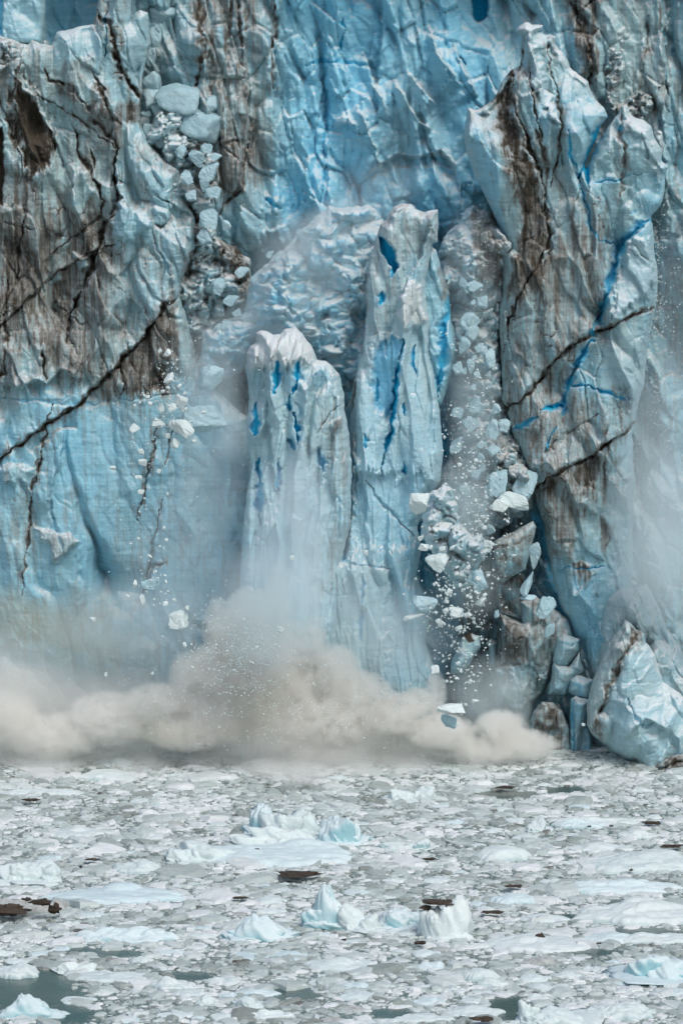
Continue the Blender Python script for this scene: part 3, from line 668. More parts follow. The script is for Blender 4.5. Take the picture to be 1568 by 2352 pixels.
heap([(1000, 600), (1020, 540), (1048, 520), (1058, 488), (1085, 470), (1120, 484), (1185, 560), (1150, 760), (1165, 940), (1200, 1060), (1230, 1130), (1200, 1180), (1120, 1230), (1030, 1220), (1000, 1100), (1050, 1000), (1066, 930), (1030, 820), (1020, 700)],
     2.8, 2.0, 1.7, 1.3, 73, 'blue-grey broken ice tumbling down the gap left of the spire', blue=.5, dirt=.02, snow=.45, edge=60, rough=9, dpatch=(([(1085, 480), (1130, 490), (1160, 570), (1150, 650), (1095, 640)], 14, .6), ([(1120, 1010), (1190, 1010), (1210, 1100), (1140, 1090)], 12, .35)))
heap([(1372, 190), (1385, 110), (1400, 60), (1440, 60), (1440, 160), (1425, 230), (1470, 195), (1500, 210), (1510, 260), (1480, 300), (1420, 290), (1385, 250)],
     7.5, 1.6, .8, .8, 74, 'dirty snow and crumbs piled against the wall behind the right spire', blue=.1, dirt=.3, snow=.15)
heap([(-70, 90), (0, 84), (30, 92), (52, 104), (58, 150), (40, 175), (20, 160), (-70, 200)], 1.6, 1., .55, .5, 75, 'pinkish grey crumbs heaped on top of the left buttress', dirt=.3, snow=.35, edge=20)
heap([(1125, 1010), (1160, 995), (1200, 1020), (1215, 1060), (1232, 1110), (1222, 1170), (1180, 1180), (1135, 1170), (1120, 1080)], 1.2, 2, 1.5, 1.5, 76, 'shattered grey block breaking off low on the spire left edge', dirt=.3, blue=.15, snow=.15, name='broken_block', cat='ice block')

def slab(poly, y0, label, seed, thick=1.6, edge=26, big=.6, blue=.2, dirt=.1, snow=.0, name='ice_block', blocks=.4, feats=(), rough=1.5, bs=(1.8, 3)):
    r = Relief(poly, y0, thick, edge, g=2.1, rough=rough, seed=seed)
    r.rough_ice(big, big * .4, .09, bs=bs, ms=(.8, 1.3), tilt=.1, flute=.12, blocks=blocks)
    r.at['blue'] += np.clip(blue + .3 * fbm(r.U / 60, r.V / 60, 3, seed), 0, 1); r.at['dirt'] += np.clip(dirt + .7 * dirt * fbm(r.U / 30, r.V / 30, 3, seed + 1), 0, 1); r.at['snow'] += snow
    for f in feats: getattr(r, f[0])(*f[1], **f[2])
    return r.build(name, label, 'ice block')

slab([(1124, 1266), (1134, 1241), (1180, 1220), (1224, 1196), (1230, 1211), (1214, 1281), (1206, 1308), (1154, 1338), (1129, 1321)], -1.5, 'tilted block striped with grey silt falling below the spire left edge', 81, dirt=.42, blocks=.2,
     feats=[('line', ([(1130, 1262), (1180, 1250), (1220, 1230)], 5), dict(dirt=.8)), ('line', ([(1128, 1285), (1170, 1278), (1212, 1262)], 3), dict(dirt=.7)), ('line', ([(1127, 1268), (1128, 1320)], 4), dict(dirt=.8))])
slab([(1134, 1341), (1160, 1338), (1200, 1314), (1212, 1345), (1199, 1400), (1200, 1430), (1144, 1412)], 3., 'shaded grey block behind the striped falling block', 82, dirt=.5, thick=1.2)
slab([(1144, 1406), (1170, 1418), (1199, 1428), (1194, 1381), (1232, 1369), (1251, 1386), (1270, 1397), (1304, 1421), (1319, 1461), (1314, 1500), (1274, 1506), (1264, 1561), (1244, 1596), (1222, 1616), (1214, 1740), (1144, 1740), (1134, 1591), (1144, 1566), (1129, 1546), (1139, 1516)], .5,
     'large fractured grey slab standing in the splash left of the pointed mound', 83, 2.4, 40, .9, dirt=.26, blocks=.7, feats=[('patch', ([(1140, 1400), (1200, 1440), (1210, 1520), (1140, 1530)], 14), dict(dirt=.62)), ('line', ([(1130, 1535), (1160, 1530), (1190, 1522)], 5, .8), dict(dirt=.9)), ('step', ([(1200, 1620), (1230, 1500), (1210, 1430)], .9, 40), {})])
slab([(1279, 1466), (1294, 1453), (1331, 1468), (1329, 1496), (1304, 1526), (1279, 1538), (1268, 1516)], -1.5, 'small flat-faced pale block leaning on the large grey slab', 84, blue=.15, big=.4)
slab([(1271, 1520), (1305, 1530), (1330, 1498), (1340, 1541), (1314, 1566), (1299, 1601), (1259, 1596), (1264, 1561)], -1.8, 'pale angular block just below the small flat-faced one', 85, blue=.15, big=.4)
slab([(1214, 1660), (1224, 1636), (1244, 1611), (1269, 1614), (1289, 1631), (1304, 1666), (1309, 1722), (1300, 1770), (1230, 1770), (1212, 1700)], -3.2, 'rounded brown-stained boulder of ice at the waterline', 86, 2, dirt=.6, big=.8, feats=[('line', ([(1284, 1630), (1270, 1660), (1250, 1700)], 6, .5), dict(dirt=1.1))])
slab([(1318, 1496), (1344, 1466), (1374, 1439), (1402, 1462), (1385, 1520), (1359, 1566), (1314, 1560)], 1., 'pale slanting slab wedged left of the pointed mound peak', 87, 1.8, blue=.2)
slab([(1309, 1605), (1320, 1598), (1354, 1606), (1352, 1666), (1362, 1716), (1368, 1860), (1305, 1860), (1306, 1700)], -3.0, 'upright blue-tinted block at the mound foot', 88, 1.8, blue=.5, feats=[('line', ([(1315, 1610), (1313, 1660), (1316, 1730)], 4, .9), dict(deep=.5))])
slab([(1306, 1560), (1320, 1548), (1362, 1560), (1360, 1610), (1322, 1604), (1302, 1590)], -2.2, 'bluish wedge of ice between the upright block and the slanting slab', 89, 1.5, blue=.5)
slab([(1374, 1441), (1394, 1376), (1424, 1351), (1450, 1352), (1484, 1341), (1510, 1390), (1534, 1446), (1564, 1491), (1575, 1530), (1640, 1600), (1640, 1880), (1374, 1880)], -1.5, 'broad hazy ice hump behind the pointed mound', 90, 3.4, 60, 1.2, blue=.15, snow=.25, blocks=.8)
slab([(1034, 1530), (1046, 1495), (1059, 1464), (1078, 1452), (1100, 1461), (1103, 1486), (1080, 1520), (1062, 1545), (1036, 1548)], -3.2, 'toppling pale shard with a brown tip above the splash', 91, 1.3, 18, .4, blue=.15, feats=[('patch', ([(1068, 1447), (1080, 1447), (1088, 1474), (1078, 1478), (1070, 1462)], 3), dict(dirt=1.3))])
slab([(1113, 1480), (1124, 1468), (1144, 1472), (1146, 1540), (1142, 1580), (1126, 1550), (1116, 1510)], 1.5, 'narrow blue block beside the large slab left edge', 92, 1.2, 18, .4, blue=.45, feats=[('patch', ([(1114, 1484), (1122, 1484), (1121, 1494), (1114, 1494)], 2), dict(dirt=1.2))])

def mound():
    r = Relief([(1424, 1441), (1434, 1424), (1444, 1428), (1459, 1446), (1470, 1450), (1479, 1456), (1484, 1476), (1494, 1490), (1504, 1506), (1512, 1535), (1524, 1566), (1550, 1588), (1572, 1606), (1640, 1680), (1660, 1880), (1470, 1880), (1460, 1762), (1430, 1746), (1414, 1736), (1384, 1708),
                (1360, 1690), (1348, 1666), (1346, 1616), (1359, 1566), (1376, 1525), (1394, 1491), (1410, 1465)], -6, 4.2, 80, g=1.9, rough=2, seed=95)
    P, L, S = r.patch, r.line, r.step
    r.rough_ice(.9, .2, .08, bs=(2.2, 2.8), ms=(.9, 1.2), tilt=-.3, flute=.1, blocks=.25)
    r.at['blue'] += np.clip(.26 + .2 * fbm(r.U / 60, r.V / 60, 3, 5), 0, 1); r.at['snow'] += .12
    A = [(1448, 1440), (1455, 1450), (1448, 1470), (1438, 1495), (1418, 1530), (1400, 1570), (1388, 1610), (1370, 1650), (1368, 1690)]
    P([(1430, 1430), (1450, 1440), (1440, 1490), (1400, 1560), (1375, 1650), (1366, 1690), (1340, 1660), (1350, 1560), (1400, 1470)], 8, h=.9, blue=.0, dirt=.22)
    L(A, 5.5, .6, dirt=1.0); L([(1452, 1445), (1458, 1460), (1448, 1480)], 7, .5, dirt=1.1)
    L([(1430, 1430), (1420, 1455), (1398, 1500)], 8, -.3, snow=.3)
    L([(1480, 1456), (1490, 1490), (1510, 1530), (1524, 1568), (1568, 1605)], 8, -.3, snow=.45)
    L([(1440, 1600), (1455, 1640), (1480, 1670), (1500, 1660)], 6, .6, blue=.9); S([(1430, 1700), (1480, 1650), (1540, 1690)], .8, 40)
    L([(1370, 1690), (1395, 1860), (1440, 1750)], 5, .4, dirt=.9)
    for k in r.at: r.at[k] = np.clip(r.at[k], 0, 1.4)
    r.build('ice_mound', 'pointed blue ice mound with a dirty seam down its face at the lower right', 'ice mound')
mound()
slab([(1470, 1880), (1484, 1765), (1520, 1742), (1568, 1722), (1660, 1700), (1660, 1830), (1470, 1830)], -9, 'dark silty ledge under the foot of the pointed mound', 97, 1.5, 20, .5, dirt=.75, name='ice_ledge', feats=[('line', ([(1490, 1775), (1530, 1762), (1600, 1740)], 5, .5), dict(dirt=1.3))])
slab([(1330, 1860), (1350, 1745), (1385, 1740), (1430, 1752), (1470, 1770), (1480, 1830), (1320, 1830)], -7.5, 'low bluish ice shelf at the waterline left of the dark ledge', 98, 1.5, 20, .5, dirt=.25, blue=.4, name='ice_ledge')

# ------------------------------------------------------------------ water
def water_material():
    t = NT('glacial_water'); p = t.pos()
    slush = t.noise(t.scale(p, 1, 1.0, 1), .22, 6, .68, .5); f = t.noise(t.scale(p, 1, .8, 1), 3.2, 5, .7, .4)
    vo = t.add('ShaderNodeTexVoronoi', feature='DISTANCE_TO_EDGE'); vo.inputs['Scale'].default_value = 4.2; t.w(t.scale(p, 1, .8, 1), vo.inputs['Vector'])
    s = t.math('MULTIPLY', t.val(vo.outputs[0], .03, .16), t.val(t.math('ADD', f, t.math('MULTIPLY', slush, .6)), .58, .8))
    att = t.attr('clear')
    s = t.math('MULTIPLY', s, t.math('SUBTRACT', 1., att))
    c = t.mix(s, t.mix(t.val(slush, .35, .65), (.035, .085, .078), (.075, .115, .10)), (.30, .35, .33))
    b = t.add('ShaderNodeBsdfPrincipled'); t.w(c, b.inputs['Base Color']); t.w(t.val(s, 0, 1, .12, .6), b.inputs['Roughness'])
    bp = t.add('ShaderNodeBump'); bp.inputs['Strength'].default_value = .25; bp.inputs['Distance'].default_value = .08
    t.w(t.noise(t.scale(p, 1, 1.6, 1), 2.5, 4, .6), bp.inputs['Height']); t.w(bp.outputs[0], b.inputs['Normal']); t.w(b.outputs[0], t.out.inputs[0]); return t.m

OPEN = [(60, 2275, 150, 62), (150, 2330, 75, 26), (1350, 2186, 75, 12), (1165, 2318, 55, 34), (660, 2285, 70, 16), (430, 2245, 60, 10), (1160, 1825, 90, 9), (1290, 1815, 60, 8), (1480, 2140, 90, 10), (1420, 2075, 30, 8), (1290, 2105, 60, 9),
        (1430, 2240, 60, 10), (270, 2190, 60, 8), (1000, 2120, 25, 8), (190, 2185, 60, 8), (900, 2330, 50, 14)]
def unproject(x, y):
    vx = x - CAM[0]; vy = y - CAM[1]; vz = -CAM[2]
    fw = vy * cp - vz * sp; up = vy * sp + vz * cp
    return 784 + F * vx / fw, 1176 - F * up / fw
def openness(x, y):
    U, V = unproject(x, y); o = np.zeros(np.shape(x))
    n = fbm(U / 70, V / 14, 3, 77) * .55
    for a, b, ru, rv in OPEN:
        o = np.maximum(o, 1 - ((U - a) / ru) ** 2 - ((V - b) / rv) ** 2 + n)
    return o
gx = np.concatenate([[-3000, -400, -120], np.arange(-45, 45.1, .6), [120, 400, 3000]]); gy = np.concatenate([[-900, -400, -150], np.arange(-95, 20, .6), [60, 300, 5000]])
X, Y = np.meshgrid(gx, gy); i = np.arange(X.size).reshape(X.shape)
f = np.stack([i[:-1, :-1], i[:-1, 1:], i[1:, 1:], i[1:, :-1]], -1).reshape(-1, 4)
link('water', mesh_from('water', np.stack([X.ravel(), Y.ravel(), 0 * X.ravel()], 1), f, {'clear': np.clip(openness(X, Y) * 2.5, 0, 1).ravel()}), water_material(), kind='structure')

# ------------------------------------------------------------------ packed brash ice between the floes: beyond counting
def brash_material():
    t = NT('brash_ice'); p = t.pos(); tone = t.attr('tone')
    n = t.noise(p, 3.5, 5, .6)
    c = t.ramp(t.math('ADD', tone, t.math('MULTIPLY', t.math('SUBTRACT', n, .5), .35)), [(0, (.09, .085, .075)), (.12, (.20, .205, .185)), (.4, (.33, .38, .36)), (.75, (.52, .59, .575)), (1, (.74, .77, .77))])
    b = t.add('ShaderNodeBsdfPrincipled'); t.w(c, b.inputs['Base Color']); b.inputs['Roughness'].default_value = .55
    bp = t.add('ShaderNodeBump'); bp.inputs['Strength'].default_value = .4; bp.inputs['Distance'].default_value = .06; t.w(t.noise(p, 7, 4, .6), bp.inputs['Height']); t.w(bp.outputs[0], b.inputs['Normal'])
    t.w(b.outputs[0], t.out.inputs[0]); return t.m
BRASH = brash_material()
def brash(cell, K, rings, seed, hmin, hmax, keep, size, mat, name, label, x0=-30, x1=30, y0=-82, y1=4):
    r = np.random.default_rng(seed)
    X, Y = np.meshgrid(np.arange(x0, x1, cell), np.arange(y0, y1, cell)); X = X.ravel(); Y = Y.ravel()
    X = X + r.uniform(-.5, .5, X.size) * cell * 1.1; Y = Y + r.uniform(-.5, .5, X.size) * cell * 1.1
    half = 21.8 * (Y + 300) / 300 + 3.5
    dens = keep + .35 * fbm(X / 5, Y / 5, 3, seed + 3) - .0
    ok = (np.abs(X) < half) & (r.random(X.size) < dens) & (openness(X, Y) < .05)
    X, Y = X[ok], Y[ok]; n = len(X)
    S = cell * size * np.exp(r.normal(0, .38, n)); H = r.uniform(hmin, hmax, n) * np.minimum(S / cell + .2, 1.6)
    a0 = r.uniform(0, 6.28, n); el = r.uniform(.5, 1., n)
    ang = np.arange(K) / K * 2 * np.pi; rr = r.uniform(.62, 1.12, (n, K))
    th = ang[None] + r.uniform(-.2, .2, (n, K))
    ex = np.cos(th) * rr * S[:, None]; ey = np.sin(th) * rr * S[:, None] * el[:, None]
    tx = r.normal(0, .16, n); ty = r.normal(0, .16, n)
    P = []
    prof = [(1., -.06, 0), (.93, .55, 1), (.62, 1., 1)] if rings == 3 else [(1., -.06, 0), (.72, 1., 1)]
    for q, z, m in prof:
        lx, ly = ex * q, ey * q
        zz = z * H[:, None] * (r.uniform(.7, 1.2, (n, K)) if m else 1) + (lx * tx[:, None] + ly * ty[:, None]) * m * .6
        wx = lx * np.cos(a0)[:, None] - ly * np.sin(a0)[:, None]; wy = lx * np.sin(a0)[:, None] + ly * np.cos(a0)[:, None]
        P.append(np.stack([X[:, None] + wx, Y[:, None] + wy, zz], -1))
    cz = H * 1.05
    P.append(np.stack([X, Y, cz], -1)[:, None, :]); nv = K * len(prof) + 1
    co = np.concatenate(P, 1).reshape(-1, 3)
    fs = []
    for k in range(len(prof) - 1):
        for j in range(K):
            a, b = k * K + j, k * K + (j + 1) % K; c, d = b + K, a + K; fs += [(a, b, c), (a, c, d)]
    o = (len(prof) - 1) * K
    for j in range(K): fs.append((o + j, o + (j + 1) % K, nv - 1))
    F_ = (np.array(fs)[None] + (np.arange(n) * nv)[:, None, None]).reshape(-1, 3)
    tn = np.clip(.68 + .30 * fbm(X / 6, Y / 5, 4, 500) + r.normal(0, .20, n) + .08 * (cell > .6) - .5 * (r.random(n) < (.018 if cell < .6 else .002)), .05 if cell < .6 else .25, 1)
    return link(name, mesh_from(name, co, F_, {'tone': np.repeat(tn, nv)}, smooth=False), mat, label=label, cat='brash ice', kind='stuff')
brash(.36, 6, 2, 5, .03, .08, .80, .62, BRASH, 'brash_ice', 'fine grey-white brash ice choking the water')
brash(1.15, 9, 3, 8, .08, .24, .50, .52, BRASH, 'brash_ice', 'white knee-high plates crowding the brash ice')
brash(.72, 8, 3, 6, .06, .18, .66, .54, BRASH, 'brash_ice', 'larger broken plates mixed through the brash ice')

def T3(D): return D[:, 0] * 3 + D[:, 2] * 1.7 + 20, D[:, 1] * 3 - D[:, 2] * 2.1 + 20
def chunk_data(seed, planes=11, rnd=.06, na=32, nr=20):
    r = np.random.default_rng(seed)
    # sphere grid
    th = np.arange(na) / na * 2 * np.pi; la = np.linspace(0, np.pi, nr)[1:-1]
    T, Lq = np.meshgrid(th, la); D = np.stack([np.sin(Lq) * np.cos(T), np.sin(Lq) * np.sin(T), np.cos(Lq)], -1).reshape(-1, 3)
    D = np.vstack([D, [[0, 0, 1], [0, 0, -1]]])
    N = np.vstack([np.eye(3), -np.eye(3)]) + r.normal(0, .33, (6, 3)); N = np.vstack([N, r.normal(size=(planes - 5, 3))]); N /= np.linalg.norm(N, axis=1)[:, None]
    dk = np.concatenate([r.uniform(.55, .85, 6), r.uniform(.68, 1.0, planes - 5)])
    dots = D @ N.T; rr = np.where(dots > .05, dk / np.maximum(dots, .05), 9); rmin = np.minimum(rr.min(1), 1.25)
    soft = np.minimum(-rnd * np.log(np.exp(-np.minimum(rr, 4) / rnd).sum(1) + 1e-280), 1.25)
    rad = soft * (1 + .07 * fbm(T3(D)[0] * .8, T3(D)[1] * .8, 4, seed + 5, .6)) * (1 + .015 * noise(T3(D)[0], T3(D)[1], seed))
    co = D * rad[:, None]
    m = len(co) - 2; f = []
    k = nr - 2
    for i_ in range(k - 1):
        for j in range(na):
            a, b = i_ * na + j, i_ * na + (j + 1) % na; f += [(a, a + na, b + na), (a, b + na, b)]
    for j in range(na): f += [(m, j, (j + 1) % na), (m + 1, (k - 1) * na + (j + 1) % na, (k - 1) * na + j)]
    return co, f
def chunk_mesh(seed, planes=11, rnd=.06, name='ice_chunk'):
    return mesh_from(name, *chunk_data(seed, planes, rnd), smooth=rnd > .055)

# ------------------------------------------------------------------ floes
def floe_mesh(seed, peaks=(), rough=.16, base=.5, nr=16, na=56, flat=.6, ew=.17, name='floe', fscale=1.6):
    """unit floe: radius 1, height 1, ragged outline, skirt under water"""
    th = np.arange(na) / na * 2 * np.pi; rho = np.linspace(0, 1, nr + 1)[1:] ** .8
    T, Q = np.meshgrid(th, rho)
    out = 1 + .22 * fbm(np.cos(T) * 1.1 + 5, np.sin(T) * 1.1 + seed, 4, seed, .6) + .05 * noise(np.cos(T) * 6, np.sin(T) * 6, seed + 9)
    x = Q * out * np.cos(T); y = Q * out * np.sin(T)
    e = np.clip((1 - Q) / ew, 0, 1); e = np.sqrt(np.clip(1 - (1 - e) ** 2, 0, 1))
    z = base * (flat + (1 - flat) * (1 - Q ** 2)) * (1 + .8 * rough * fbm(x * 2.2, y * 2.2, 3, seed + 1))
    for px, py, a, wd in peaks:
        d = np.hypot(x - px, (y - py) * .8) / abs(wd) * (1 + .25 * noise(x * 2.5 + px, y * 2.5, seed + 3))
        z = np.maximum(z, a * (1.05 - d ** (2.2 if wd > 0 else 1.15)))
    z = z + rough * facet(x * fscale, y * fscale, seed + 4, .9, 1.5, .6) + rough * .5 * facet(x * fscale * 2.4, y * fscale * 2.4, seed + 6, .9, 1.5, .6)
    z = z * e - .12 * (1 - e)
    co = np.vstack([np.stack([x.ravel(), y.ravel(), z.ravel()], 1), [[0, 0, z[0].mean()]]])
    c = len(co) - 1; f = []
    for i_ in range(nr - 1):
        for j in range(na):
            a, b = i_ * na + j, i_ * na + (j + 1) % na; f.append((a, a + na, b + na)); f.append((a, b + na, b))
    for j in range(na): f.append((c, j, (j + 1) % na))
    return mesh_from(name, co, f)

def berg_mesh(seed, peaks, k=5, name='iceberg'):
    r = np.random.default_rng(seed); V_, F_ = [], []; n = 0
    L = [(px, py, a, abs(wd), wd < 0) for px, py, a, wd in peaks] + [(r.uniform(-.75, .75), r.uniform(-.8, .2), r.uniform(.25, .55), r.uniform(.2, .34), False) for _ in range(k)] + [(0, 0, .26, 1.05, False)]
    for i_, (px, py, a, wd, sharp) in enumerate(L):
        c, f = chunk_data(seed * 7 + i_, 12, .045, 44, 28)
        c = c / np.abs(c).max(0)
        c = c * (1 + .16 * fbm(c[:, 0] * 2 + c[:, 2] * 1.3 + seed, c[:, 1] * 2 - c[:, 2] * 1.9, 4, seed + i_, .6))[:, None]
        if sharp: c[:, :2] *= (1 - .62 * np.clip(c[:, 2:3], 0, 1))
        c = c * np.array([wd * 1.15, wd * 1.15, a * .92]) + np.array([px * .72, py * .5, -.02])
        V_.append(c); F_.append(np.array(f) + n); n += len(c)
    return mesh_from(name, np.vstack(V_), np.vstack(F_))

def place_floe(me, u, vb, wpx, hpx, hf, mat, label=None, group=None, rot=0., name='ice_floe', cat='ice floe', obj_=None, elev=None):
    """near edge of the waterline at vb, wpx wide, hpx tall in the drawing; hf of that height is elevation"""
    x, y = on_water(np.float64(u), np.float64(vb)); m = math.hypot(y + 300, 60) / F
    dep = max((1 - hf) * hpx * m / .235, .15); el = hf * hpx * m if elev is None else elev
    o = obj_.copy() if obj_ is not None else bpy.data.objects.new(name, me)
    C.objects.link(o)
    if obj_ is None and not me.materials: me.materials.append(mat)
    o.location = (x, y + dep / 2, 0); 
    o.scale = (wpx * m / 2, dep / 2, el); o.rotation_euler = (0, 0, rot)
    o['label'] = label; o['category'] = cat
    if group: o['group'] = group
    return o

